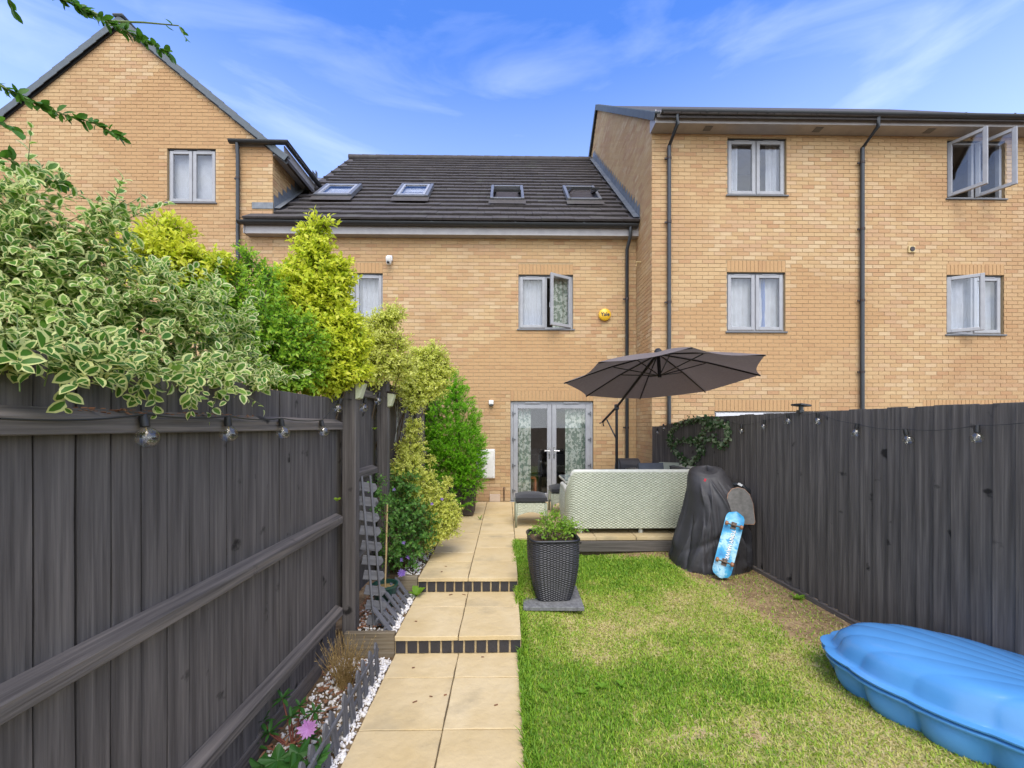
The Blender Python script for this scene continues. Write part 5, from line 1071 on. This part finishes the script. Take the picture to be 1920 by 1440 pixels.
# ================================================================== plants
T_SIMPLE = (np.array([(0, 0, 0), (-.5, .45, .10), (.5, .45, .10), (0, 1, -.08), (0, .5, 0)], float), np.array([(0, 2, 4), (0, 4, 1), (4, 2, 3), (4, 3, 1)]), np.zeros(4, int))
def var_template():
    rows = [(.18, .40, .20), (.48, .5, .29), (.76, .37, .18)]; v = [(0, 0, 0)]
    zf = lambda x, y: abs(x)*.28-.18*y*y
    for (y, o, i) in rows: v += [(x, y, zf(x, y)) for x in (-o, -i, i, o)]
    v += [(0, .88, zf(0, .88)), (0, 1, zf(0, 1)-.02)]; f = []; m = []
    def q(a, mi):
        f.append(a[:3]); m.append(mi)
        if len(a) == 4: f.append((a[0], a[2], a[3])); m.append(mi)
    q((0, 2, 1), 1); q((0, 3, 2), 0); q((0, 4, 3), 1)
    for r_ in (0, 1):
        a = 1+4*r_; b = a+4; q((a, a+1, b+1, b), 1); q((a+1, a+2, b+2, b+1), 0); q((a+2, a+3, b+3, b+2), 1)
    q((9, 10, 13, 14), 1); q((10, 11, 13), 0); q((11, 12, 14, 13), 1)
    return np.array(v, float), np.array(f), np.array(m)
T_VAR = var_template()
T_OVAL = (np.array([(0, 0, 0), (-.30, .22, .05), (.30, .22, .05), (-.42, .5, .07), (.42, .5, .07), (-.28, .8, .03), (.28, .8, .03), (0, 1, -.06), (0, .22, 0), (0, .5, -.01), (0, .8, -.03)], float),
          np.array([(0, 2, 8), (0, 8, 1), (1, 8, 9), (1, 9, 3), (8, 2, 4), (8, 4, 9), (3, 9, 10), (3, 10, 5), (9, 4, 6), (9, 6, 10), (5, 10, 7), (10, 6, 7)]), np.zeros(12, int))
def leaf_arrays(tmpl, pos, ax, nr, L_, W_, tint):
    tv, tf, tm = tmpl; n = len(pos)
    ax = ax/np.linalg.norm(ax, axis=1, keepdims=True); sd = np.cross(ax, nr); sd /= np.linalg.norm(sd, axis=1, keepdims=True)+1e-9; nn = np.cross(sd, ax)
    V = pos[:, None]+tv[None, :, :1]*sd[:, None]*W_[:, None, None]+tv[None, :, 1:2]*ax[:, None]*L_[:, None, None]+tv[None, :, 2:]*nn[:, None]*L_[:, None, None]
    Fc = tf[None]+(np.arange(n)*len(tv))[:, None, None]
    return V.reshape(-1, 3), Fc.reshape(-1, 3), np.tile(tm, n), np.repeat(tint, len(tf)), (sd, ax, nn)
def crown(parent, name, tmpl, mats, pos, ax, nr, L_, W_, tint, kind='stuff'):
    V, Fc, m_, t_, _ = leaf_arrays(tmpl, pos, ax, nr, L_, W_, tint); o = np_obj(name, np_mesh(name, V, Fc, mats, m_, t_), parent); return tag(o, kind=kind)
def unit(v): return v/(np.linalg.norm(v, axis=1, keepdims=True)+1e-9)
def sprigs(clumps, per_m3, seed, slen=(.08, .2), nl=(6, 12), up=.35, spread=.9, shell=.55, lean=None, ang=.9):
    """clumps: (centre, radius xyz). returns leaf positions, axes, normals, depth along sprig (0 base..1 tip), and stems"""
    r = np.random.default_rng(seed); P, A_, N_, D_, St = [], [], [], [], []
    for (c, rad) in clumps:
        c = np.array(c); rad = np.array(rad); n = max(9, int(per_m3*rad[0]*rad[2]))
        d = unit(r.normal(size=(n, 3))); rr = (shell+(1-shell)*r.random(n)**.6)[:, None]; b = c+d*rad*rr
        out = unit(d+np.array([0, 0, up])+.45*r.normal(size=(n, 3))*spread)
        if lean is not None: out = unit(out+np.array(lean))
        for i in range(n):
            L_ = r.uniform(*slen); k = r.integers(*nl); s = (np.arange(k)+1)/k; base = b[i]-out[i]*L_*.4; p = base+out[i]*(s*L_)[:, None]+np.array([0, 0, -.15*L_])*(s**2)[:, None]*0.5
            e1_ = np.cross(out[i], [.3, .2, .9]); e1_ /= np.linalg.norm(e1_)+1e-9; e2_ = np.cross(out[i], e1_); ph = s*k*2.4+r.uniform(0, 6.3)
            rad_ = e1_*np.cos(ph)[:, None]+e2_*np.sin(ph)[:, None]; a = unit(out[i]*(.55+.5*s[:, None])+rad_*ang+.2*r.normal(size=(k, 3)))
            nr_ = unit(out[i]*.8-rad_*.35+np.array([0, -.35, .9])+.35*r.normal(size=(k, 3)))
            P.append(p); A_.append(a); N_.append(nr_); D_.append(s); St.append((base, base+out[i]*L_))
    return np.concatenate(P), np.concatenate(A_), np.concatenate(N_), np.concatenate(D_), St
def stems(parent, St, r0, mat='stem', name='twigs', step=1):
    n = len(St[::step]); a = np.array([s[0] for s in St[::step]]); b = np.array([s[1] for s in St[::step]]); d = unit(b-a); e = unit(np.cross(d, [.31, .22, .9])); g = np.cross(d, e); V = []
    for base, rr in ((a, r0), (b, r0*.5)):
        for k in range(3): an = 2.094*k; V.append(base+(e*math.cos(an)+g*math.sin(an))*rr)
    V = np.stack(V, 1).reshape(-1, 3); o = (np.arange(n)*6)[:, None, None]; Fc = (np.array([(0, 1, 4, 3), (1, 2, 5, 4), (2, 0, 3, 5)])[None]+o).reshape(-1, 4)
    return tag(np_obj(name, np_mesh(name, V, Fc, mat), parent), kind='stuff')
def CL(u, v, Y, rp, sx=1., sy=1., sz=1.): p = atY(u, v, Y); r_ = rp*Y/F; return (tuple(p), (r_*sx, r_*sy, r_*sz))
def branches(parent, base, clumps, r0=.03, mat='stem', name='limb'):
    for (c, rad) in clumps:
        b = Vector(base); c = Vector(c); m_ = b.lerp(c, .5)+Vector((rnd.uniform(-.06, .06), rnd.uniform(-.06, .06), rnd.uniform(.0, .1))); q = MB(); q.tube([b, b.lerp(m_, .5)+Vector((rnd.uniform(-.02, .02), 0, 0)), m_, m_.lerp(c, .6), c], [r0, r0*.8, r0*.6, r0*.4, r0*.2], 6); q.build(name, mat, parent, smooth=True)

# ---- variegated shrub over the left fence
cl = [CL(15, 385, 1.75, 60), CL(-60, 420, 1.7, 80), CL(-40, 530, 1.7, 110), CL(40, 520, 1.75, 85), CL(150, 450, 1.85, 40), CL(90, 440, 1.8, 45), CL(165, 560, 1.85, 75), CL(265, 570, 1.95, 62), CL(345, 610, 2.1, 58), CL(110, 610, 1.72, 75), CL(240, 635, 1.9, 55), CL(290, 510, 2.0, 26), CL(215, 500, 1.9, 34), CL(60, 330, 1.8, 26), CL(420, 650, 2.3, 44), CL(320, 665, 2.05, 38), CL(205, 395, 1.9, 38), CL(470, 690, 2.42, 30), CL(40, 640, 1.62, 50), CL(390, 560, 2.2, 30), CL(440, 620, 2.4, 26), CL(90, 668, 1.75, 55), CL(250, 690, 1.95, 42), CL(340, 695, 2.1, 40), CL(420, 705, 2.3, 32), CL(180, 680, 1.85, 50), CL(30, 662, 1.16, 34, 1, 1, .7), CL(120, 676, 1.24, 34, 1, 1, .7), CL(205, 684, 1.40, 32, 1, 1, .7), CL(285, 694, 1.58, 30, 1, 1, .7), CL(360, 702, 1.78, 28, 1, 1, .7), CL(430, 712, 2.02, 26, 1, 1, .7), CL(495, 716, 2.28, 22, 1, 1, .7)]
vs = thing('variegated_shrub', (-1.95, 1.9, -.3), 'cream edged green leaved shrub spilling over the near left fence', 'shrub')
P, A_, N_, D_, St = sprigs(cl, 1250, 21, (.14, .36), (8, 15), up=.30, shell=.25, lean=(.35, -.1, 0), ang=1.0)
r = np.random.default_rng(5); L_ = r.uniform(.030, .068, len(P))*(1.1-.35*D_); W_ = L_*r.uniform(.55, .75, len(P)); T = r.random(len(P))
dist = np.linalg.norm(P-np.array([0, 0, CZ]), axis=1); ucol = 960+F*(P[:, 0]*CA-P[:, 1]*SA)/(P[:, 1]*CA+P[:, 0]*SA); inside = (ucol > 5) & (P[:, 0] > -1.9)
order = np.argsort(dist+np.where(inside, 0, 50)); near = order[:300]; far = np.setdiff1d(np.arange(len(P)), near)
crown(vs, 'foliage', T_VAR, ['leaf_var_in', 'leaf_cream'], P[far], A_[far], N_[far], L_[far], W_[far], T[far])
tv, tf, tm = T_VAR; lme = np_mesh('leaf', tv*np.array([.65, 1, 1]), tf, ['leaf_var_in', 'leaf_cream'], tm)
_, _, _, _, (sdv, axv, nnv) = leaf_arrays(T_VAR, P[near], A_[near], N_[near], L_[near], W_[near], T[near])
for i in range(300): k = near[i]; link(bpy.data.objects.new('leaf', lme), frame_mat(P[k], sdv[i], axv[i], nnv[i]) @ Matrix.Scale(L_[k], 4), vs)
stems(vs, St, .0022, 'stem_green'); branches(vs, (-2.0, 1.9, .2), cl[:12:2], .022); q = MB(); q.tube([(-2.0, 1.9, -.5), (-1.98, 1.88, .0), (-2.0, 1.9, .25)], [.05, .042, .03], 8); q.build('trunk', 'stem', vs)

# ---- green and golden privets behind it
def privet(lb, base, cl, dens, seed, gold, Ls=(.032, .054), slen=(.08, .18), nl=(8, 14), mats='leaf_gold', cat='shrub', up=.30, nm='golden_shrub', wr=(.46, .66), shell=.35, tmpl=T_SIMPLE, lean=None, tr=.035):
    t = thing(nm, base, lb, cat); P, A_, N_, D_, St = sprigs(cl, dens, seed, slen, nl, up=up, shell=shell, lean=lean, ang=1.15)
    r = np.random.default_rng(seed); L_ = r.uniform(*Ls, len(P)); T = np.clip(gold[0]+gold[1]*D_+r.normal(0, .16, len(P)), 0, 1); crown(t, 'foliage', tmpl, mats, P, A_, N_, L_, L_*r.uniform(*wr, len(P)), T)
    stems(t, St, .0018); b = Vector(base); q = MB(); q.tube([b, b+Vector((.02, .01, .4)), b+Vector((0, 0, .8))], [tr, tr*.85, tr*.6], 8); q.build('trunk', 'stem', t, smooth=True); branches(t, b+Vector((0, 0, .7)), cl[::2], min(.016, tr*.5)); return t
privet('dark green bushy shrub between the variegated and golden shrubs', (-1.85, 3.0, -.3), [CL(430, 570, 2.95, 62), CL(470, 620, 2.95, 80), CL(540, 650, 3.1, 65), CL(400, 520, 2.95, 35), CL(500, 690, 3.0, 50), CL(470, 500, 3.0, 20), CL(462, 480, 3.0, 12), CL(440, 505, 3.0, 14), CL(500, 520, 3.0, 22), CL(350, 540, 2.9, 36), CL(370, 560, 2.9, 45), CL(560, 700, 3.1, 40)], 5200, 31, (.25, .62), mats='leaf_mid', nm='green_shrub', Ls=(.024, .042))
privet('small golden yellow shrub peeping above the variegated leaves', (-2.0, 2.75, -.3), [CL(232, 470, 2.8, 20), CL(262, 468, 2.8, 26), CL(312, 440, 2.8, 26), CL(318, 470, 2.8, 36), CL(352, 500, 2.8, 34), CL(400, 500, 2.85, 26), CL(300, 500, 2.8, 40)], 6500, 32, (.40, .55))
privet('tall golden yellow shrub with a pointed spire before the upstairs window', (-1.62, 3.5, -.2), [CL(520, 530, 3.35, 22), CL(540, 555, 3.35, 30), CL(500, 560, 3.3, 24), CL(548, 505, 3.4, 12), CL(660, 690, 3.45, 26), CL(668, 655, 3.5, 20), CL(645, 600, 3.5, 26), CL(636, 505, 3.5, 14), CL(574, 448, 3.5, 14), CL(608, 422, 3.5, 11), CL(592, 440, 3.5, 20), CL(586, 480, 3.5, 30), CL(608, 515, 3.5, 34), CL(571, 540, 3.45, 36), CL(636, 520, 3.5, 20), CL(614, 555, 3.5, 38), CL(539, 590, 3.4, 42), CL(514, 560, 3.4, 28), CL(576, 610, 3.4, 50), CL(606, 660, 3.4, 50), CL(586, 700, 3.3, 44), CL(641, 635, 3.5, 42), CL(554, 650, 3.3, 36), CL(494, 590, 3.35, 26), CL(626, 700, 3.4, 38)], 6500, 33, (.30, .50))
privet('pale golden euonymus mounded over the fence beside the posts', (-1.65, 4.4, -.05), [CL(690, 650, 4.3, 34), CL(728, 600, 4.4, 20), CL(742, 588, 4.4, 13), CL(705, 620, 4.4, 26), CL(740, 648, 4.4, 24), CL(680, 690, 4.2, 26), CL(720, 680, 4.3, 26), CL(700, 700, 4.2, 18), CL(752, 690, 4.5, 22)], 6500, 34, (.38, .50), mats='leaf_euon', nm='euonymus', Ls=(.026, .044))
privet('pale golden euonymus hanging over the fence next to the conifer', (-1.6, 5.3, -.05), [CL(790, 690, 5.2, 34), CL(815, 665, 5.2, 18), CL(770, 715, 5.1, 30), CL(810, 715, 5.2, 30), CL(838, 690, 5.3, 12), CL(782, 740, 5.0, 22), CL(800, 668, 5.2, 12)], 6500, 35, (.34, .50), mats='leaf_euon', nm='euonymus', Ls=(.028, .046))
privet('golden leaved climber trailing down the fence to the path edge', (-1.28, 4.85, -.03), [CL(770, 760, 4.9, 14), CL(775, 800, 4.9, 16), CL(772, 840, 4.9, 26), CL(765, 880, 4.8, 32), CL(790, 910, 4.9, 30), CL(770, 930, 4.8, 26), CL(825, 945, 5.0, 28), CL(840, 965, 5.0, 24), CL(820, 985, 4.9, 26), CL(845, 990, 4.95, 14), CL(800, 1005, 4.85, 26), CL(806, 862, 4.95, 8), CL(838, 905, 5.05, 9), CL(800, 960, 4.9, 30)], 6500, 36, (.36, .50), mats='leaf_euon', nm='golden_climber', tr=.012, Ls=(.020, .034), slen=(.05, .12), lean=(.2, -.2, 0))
rose = privet('green leafy clematis with purple flowers growing by the gravel bed', (-1.22, 4.55, -.03), [CL(730, 900, 4.6, 20), CL(718, 930, 4.55, 22), CL(760, 905, 4.6, 22), CL(745, 950, 4.55, 30), CL(775, 965, 4.6, 30), CL(740, 1000, 4.5, 32), CL(780, 1015, 4.6, 26), CL(755, 1035, 4.5, 28), CL(800, 985, 4.7, 20), CL(715, 965, 4.5, 16), CL(730, 1040, 4.45, 18)], 3000, 37, (.15, .6), mats='leaf_rose', nm='flowering_climber', Ls=(.030, .055), wr=(.5, .7), slen=(.08, .2), nl=(5, 9), cat='climber', up=.2, tr=.012)
potp = privet('young upright leafy plant tied to a cane in the green pot', (-1.17, 3.98, .0), [CL(705, 910, 4.05, 16), CL(715, 935, 4.05, 16), CL(728, 960, 4.05, 16), CL(708, 950, 4.0, 12), CL(722, 1000, 4.05, 12), CL(740, 1010, 4.1, 10), CL(732, 1040, 4.1, 10)], 3500, 38, (.2, .6), mats='leaf_rose', nm='potted_plant', Ls=(.022, .04), wr=(.5, .65), slen=(.06, .14), nl=(5, 9), cat='plant', tr=.007)
def flower(parent, p, d, mat, n=8, nm='flower'):
    nrm = np.array([.15, -.85, .5]); nrm /= np.linalg.norm(nrm); e = np.cross(nrm, [0, 0, 1.]); e /= np.linalg.norm(e); g = np.cross(nrm, e); an = np.arange(n)*2*math.pi/n+rnd.random()
    ax = e*np.cos(an)[:, None]+g*np.sin(an)[:, None]+nrm*.35; V, Fc, m_, t_, _ = leaf_arrays(T_OVAL, np.repeat(np.array([p]), n, 0), ax, np.repeat(nrm[None], n, 0), d/2*np.random.default_rng(n+3).uniform(.7, 1.1, n), np.full(n, d*.20), np.random.default_rng(n).random(n)); return np_obj(nm, np_mesh(nm, V, Fc, mat, m_, t_), parent)
for (u, v, Y) in ((756, 1078, 4.35), (766, 1045, 4.4), (752, 1050, 4.38), (739, 918, 4.4), (829, 936, 4.75), (810, 945, 4.6), (757, 1018, 4.3)): flower(rose, atY(u, v, Y), .062 if v > 1040 else .05, 'petal_purple', 7)
q = flower(rose, atY(754, 1075, 4.2), .10, 'petal_purple', 12)

# ---- conifer in the trough
cf = thing('conifer', (-.84, 7.42, .5), 'bright green clipped conifer rising from the timber trough', 'conifer')
cl = [CL(838, 712, 7.3, 20), CL(835, 745, 7.3, 32), CL(850, 785, 7.3, 44), CL(852, 830, 7.3, 50), CL(860, 870, 7.3, 50), CL(870, 845, 7.35, 42), CL(875, 895, 7.3, 36), CL(850, 905, 7.25, 40), CL(825, 860, 7.3, 36), CL(862, 935, 7.2, 26), CL(822, 800, 7.3, 30), CL(885, 870, 7.35, 26), CL(845, 722, 7.35, 26), CL(828, 735, 7.3, 24), CL(862, 750, 7.35, 26), CL(818, 770, 7.3, 24), CL(878, 790, 7.35, 26), CL(888, 830, 7.35, 22), CL(812, 830, 7.3, 26)]
P, A_, N_, D_, St = sprigs(cl, 1900, 41, (.08, .15), (12, 18), up=.55, shell=.6, spread=.7, ang=.6); r = np.random.default_rng(41); L_ = r.uniform(.028, .055, len(P))
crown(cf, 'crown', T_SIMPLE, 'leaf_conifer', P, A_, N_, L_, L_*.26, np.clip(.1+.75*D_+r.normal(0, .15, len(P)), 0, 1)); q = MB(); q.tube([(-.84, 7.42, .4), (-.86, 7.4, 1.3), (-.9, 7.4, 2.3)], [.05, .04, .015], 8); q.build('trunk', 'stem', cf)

# ---- lime leaved plant in the woven planter
lp = thing('potted_plant', (PC.x, PC.y, pz+.58), 'lime green leafy plant growing in the woven planter', 'plant')
cl = [CL(1014, 992, 4.15, 14), CL(1040, 980, 4.2, 16), CL(1066, 990, 4.15, 14), CL(1030, 998, 4.12, 14), CL(1058, 998, 4.12, 14), CL(1020, 974, 4.2, 9), CL(1084, 994, 4.15, 8), CL(1042, 964, 4.2, 7)]
P, A_, N_, D_, St = sprigs(cl, 5500, 51, (.07, .15), (4, 8), up=.6, shell=.2); r = np.random.default_rng(51); L_ = r.uniform(.022, .040, len(P)); crown(lp, 'foliage', T_SIMPLE, 'leaf_lime', P, A_, N_, L_, L_*.6, r.random(len(P)))
for i in range(16): a = rnd.uniform(0, 6.28); c_ = cl[i % 8][0]; q = MB(); q.tube([(PC.x+.1*math.cos(a), PC.y+.1*math.sin(a), pz+.56), (PC.x+.15*math.cos(a), PC.y+.15*math.sin(a), pz+.63), c_], .003, 5); q.build('stem', 'stem', lp)

# ---- ivy heart on the right fence
hv = on_rf(1310, 830, .03); ih = thing('ivy_heart', hv, 'heart shaped wreath of variegated ivy hanging on the right fence', 'wreath')
hp = [(1312, 824), (1322, 812), (1336, 800), (1352, 793), (1366, 798), (1371, 812), (1368, 828), (1358, 836), (1346, 826), (1334, 822), (1320, 826), (1310, 832), (1300, 824), (1288, 828), (1277, 826), (1264, 834), (1258, 822), (1262, 808), (1274, 796), (1290, 789), (1306, 787), (1322, 788), (1336, 791), (1350, 788)]
hp2 = [(1256, 822), (1262, 838), (1272, 852), (1284, 864), (1298, 872), (1306, 862), (1314, 850), (1322, 844)]
pts = [on_rf(u, v, .035) for u, v in hp]; pts2 = [on_rf(u, v, .035) for u, v in hp2]
for pp in (pts, pts2): q = MB(); q.tube(pp, .006, 5); q.build('wire_frame', 'stem', ih)
pp = pts+pts2; n = 900; r = np.random.default_rng(61); ii = r.integers(0, len(pp)-1, n); seg = np.array([pp[i][:] for i in range(len(pp))]); ok_ = ii != len(pts)-1; ii = ii[ok_]; n = len(ii); s = r.random(n)[:, None]
P = seg[ii]*(1-s)+seg[ii+1]*s+r.normal(0, .028, (n, 3))*np.array([.5, 1, 1]); P[:, 0] = np.minimum(P[:, 0], np.interp(P[:, 1], [p_[0] for p_ in FP], [p_[1] for p_ in FP])-.015)
A_ = unit(r.normal(size=(n, 3))+np.array([-.3, 0, -.4])); N_ = unit(np.array([-1., -.5, .4])+.5*r.normal(size=(n, 3))); L_ = r.uniform(.035, .065, n); crown(ih, 'ivy_leaves', T_OVAL, 'leaf_ivy', P, A_, N_, L_, L_*r.uniform(.7, 1.0, n), r.random(n))

# ---- overhanging tree at the top left: trunk outside the picture, twigs over the fence
tt_ = thing('tree', (-3.3, 1.3, -.4), 'leafy branches of a tree reaching in at the top left corner', 'tree')
q = MB(); q.tube([(-3.3, 1.3, -.5), (-3.25, 1.32, 1.0), (-3.1, 1.4, 2.4), (-2.95, 1.45, 3.3)], [.11, .09, .07, .05], 10); q.build('trunk', 'stem', tt_, smooth=True)
def twig(path, n, Ls, seed, start=(-3.0, 1.42, 3.0), lo=.0):
    pts = [Vector(start)]+[atY(*p) for p in path]; m_ = len(pts); q = MB(); q.tube(pts, [.016]+[.006-.0045*i/(m_-1) for i in range(1, m_)], 6); q.build('limb', 'stem_green', tt_)
    r = np.random.default_rng(seed); me = None
    for i in range(n):
        s = lo+(1-lo)*(i+.5)/n; f_ = 1+s*(m_-2); k = min(int(f_), m_-2); p = pts[k].lerp(pts[k+1], f_-k); d = (pts[k+1]-pts[k]).normalized(); sdv_ = Vector((0, 0, 1)).cross(d).normalized()*(1 if i % 2 else -1)
        ax = (d*.6+sdv_*r.uniform(-.5, .8)+Vector((0, 0, r.uniform(-1.1, .7)))+Vector(r.normal(size=3))*.5).normalized(); nr_ = Vector(r.normal(size=3)+np.array([0, -.5, .8])); x_ = ax.cross(nr_).normalized(); z_ = x_.cross(ax); Lf = r.uniform(*Ls)
        if me is None and i == 0:
            global tree_leaf
            tree_leaf = globals().get('tree_leaf') or np_mesh('leaf', T_OVAL[0]*np.array([.62, 1, 1]), T_OVAL[1], 'leaf_tree')
        link(bpy.data.objects.new('leaf', tree_leaf), frame_mat(p, x_, ax, z_) @ Matrix.Scale(Lf, 4), tt_)
twig([(-60, 120, 1.75), (0, 160, 1.75), (60, 190, 1.8), (120, 215, 1.85), (180, 232, 1.9), (235, 262, 1.95)], 112, (.028, .052), 71, lo=.05)
twig([(60, -60, 1.8), (110, -5, 1.85), (160, 20, 1.9), (215, 48, 1.95), (260, 70, 2.0), (320, 100, 2.05)], 120, (.028, .052), 72, lo=.0)
twig([(210, 40, 1.95), (270, 42, 2.0), (335, 48, 2.05), (350, 76, 2.05)], 7, (.028, .042), 73, start=tuple(atY(150, 16, 1.9)), lo=.5)
twig([(-80, 190, 1.7), (-20, 215, 1.7), (30, 245, 1.7)], 9, (.05, .08), 74, lo=.3); twig([(-60, 270, 1.8), (20, 300, 1.8), (70, 330, 1.85), (130, 345, 1.9)], 30, (.04, .065), 75, lo=.1)
twig([(-60, -60, 1.7), (10, -20, 1.7), (25, 20, 1.75)], 8, (.035, .05), 76, lo=.3)

# ---- plants in the lower bed
dg = thing('dry_grass_tuft', (-1.18, 2.98, -.32), 'tuft of dry straw coloured grass in the white pebbles', 'plant'); r = np.random.default_rng(81); n = 130; base = np.array([-1.17, 2.98, -.32])+r.normal(0, .025, (n, 3))*np.array([1, 1, 0]); tip = base+np.stack([r.normal(.0, .075, n), r.normal(0, .06, n), r.uniform(.16, .40, n)], -1); St = [(base[i], tip[i]) for i in range(n)]; stems(dg, St, .0022, 'straw', 'dry_stems')
k = r.integers(0, n, 700); s = r.uniform(.45, 1, 700)[:, None]; P = base[k]*(1-s)+tip[k]*s; crown(dg, 'dry_leaves', T_SIMPLE, 'straw', P, unit(tip[k]-base[k]+.15*r.normal(size=(700, 3))), unit(r.normal(size=(700, 3))), r.uniform(.012, .03, 700), r.uniform(.003, .006, 700), r.random(700))
rh = thing('rhododendron', (-1.28, 2.4, -.32), 'small rhododendron with red stems and one pink flower by the fence', 'plant')
heads = [(530, 1310, 2.5), (490, 1355, 2.42), (505, 1375, 2.4), (562, 1325, 2.55), (590, 1335, 2.5), (475, 1400, 2.36), (545, 1345, 2.45), (580, 1385, 2.4), (600, 1400, 2.36)]
V, Fcs, ts = [], [], []; off = 0
for (u, v, Y) in heads:
    p = atY(u, v, Y); q = MB(); q.tube([(-1.27, 2.45, -.33), ((p.x-1.27)/2+.01, (p.y+2.45)/2, (p.z-.33)/2-.02), tuple(p)], [.006, .005, .004], 6); q.build('stem', 'stem_red', rh)
    n = 9; an = np.arange(n)*2.4+rnd.random(); ax = np.stack([np.cos(an), np.sin(an), np.where(np.arange(n) < 5, -.25, .8)], -1)
    for i in range(n):
        a = Vector(ax[i]).normalized(); z_ = Vector((0, 0, 1)); x_ = a.cross(z_).normalized(); z_ = x_.cross(a)
        if 'rh_leaf' not in globals(): rh_leaf = np_mesh('leaf', T_OVAL[0]*np.array([.36, 1, 1]), T_OVAL[1], 'leaf_rose')
        link(bpy.data.objects.new('leaf', rh_leaf), frame_mat(p, x_, a, z_) @ Matrix.Scale(rnd.uniform(.055, .085), 4), rh)
flower(rh, atY(578, 1366, 2.32), .12, 'petal_pink', 14)
wd = thing('leafy_weed', (-1.12, 2.15, -.32), 'broad lobed bright green leaves at the very bottom of the gravel bed', 'plant')
for (u, v, Y, a, s) in ((520, 1425, 2.2, .4, .13), (560, 1412, 2.22, 1.2, .12), (585, 1432, 2.15, .2, .11), (490, 1436, 2.2, 2.6, .12), (545, 1440, 2.12, 5.2, .12), (600, 1415, 2.2, .9, .09), (570, 1438, 2.1, 4.0, .11)):
    q = MB(); n = 36; out = []
    for i in range(n): th = 2*math.pi*i/n; rr = s*.5*(1+.26*math.sin(th*5)+.06*math.sin(th*13)); out.append((rr*math.cos(th)*1.15, rr*math.sin(th)*.85, .012*math.sin(th*5)+.1*rr))
    q.add([(0, 0, 0)]+out, [(0, i+1, (i+1) % n+1) for i in range(n)]); p = atY(u, v, Y); q.build('leaf', 'leaf_rose', wd, world=Matrix.Translation(p) @ Matrix.Rotation(a, 4, 'Z') @ Matrix.Rotation(rnd.uniform(.1, .5), 4, 'X'))
    q = MB(); q.tube([(-1.12, 2.15, -.33), p], .003, 5); q.build('stem', 'stem_green', wd)
def rosette(p, n, L_, lb, mat='leaf_rose', wr=.3, nm='dandelion', tilt=.4):
    t = thing(nm, p, lb, 'weed'); me = np_mesh('leaf', T_OVAL[0]*np.array([wr/.42*.8, 1, 1]), T_OVAL[1], mat)
    for i in range(n):
        an = i*2.4+rnd.random(); a = Vector((math.cos(an), math.sin(an), tilt+rnd.uniform(-.2, .3))).normalized(); x_ = a.cross(Vector((0, 0, 1))).normalized(); link(bpy.data.objects.new('leaf', me), frame_mat(Vector(p), x_, a, x_.cross(a)) @ Matrix.Scale(L_*rnd.uniform(.7, 1.1), 4), t)
rosette((-.90, 4.16, -.148), 7, .13, 'broad leaved green weed growing in the corner of the upper step', 'leaf_lime', .34, tilt=.7)
pw = atZ(900, 975, 0.0); rosette((pw.x, pw.y, .002), 6, .10, 'grassy weed in the joint of the path near the trough', 'leaf_lime', .12, 'grass_weed', 1.4)
for (u, v, lb) in ((1128, 1290, 'small pale weed rosette in the lawn right of the path'), (1090, 1298, 'small weed rosette in the lawn close to the path'), (1020, 1290, 'weed rosette at the lawn edge touching the path slabs'), (1165, 1288, 'tiny green weed in the middle of the lawn')):
    p = atZ(u, v, -.28); rosette((p.x, p.y, lawn_z(p.x, p.y)+.012), 7, .055, lb, 'leaf_lime', .3, 'lawn_weed')
def sprig_thing(nm, p, lb):
    rosette(p, 9, .05, lb, 'leaf_lime', .4, nm, .9)
p = on_rf(1510, 1130, .07); rosette((p.x-.05, p.y, lawn_z(p.x, p.y)), 8, .09, 'pale green weed growing at the foot of the right fence', 'leaf_lime', .25, 'fence_weed', .6)
p = atX(632, 940, -1.33); rosette(tuple(p), 10, .045, 'little sprig of golden leaves poking through the fence by the first post', 'leaf_euon', .4, 'fence_sprig', .8)
p = atX(702, 806, -1.34); rosette(tuple(p), 10, .045, 'little sprig of golden leaves poking out between the two posts', 'leaf_euon', .4, 'fence_sprig', .8)
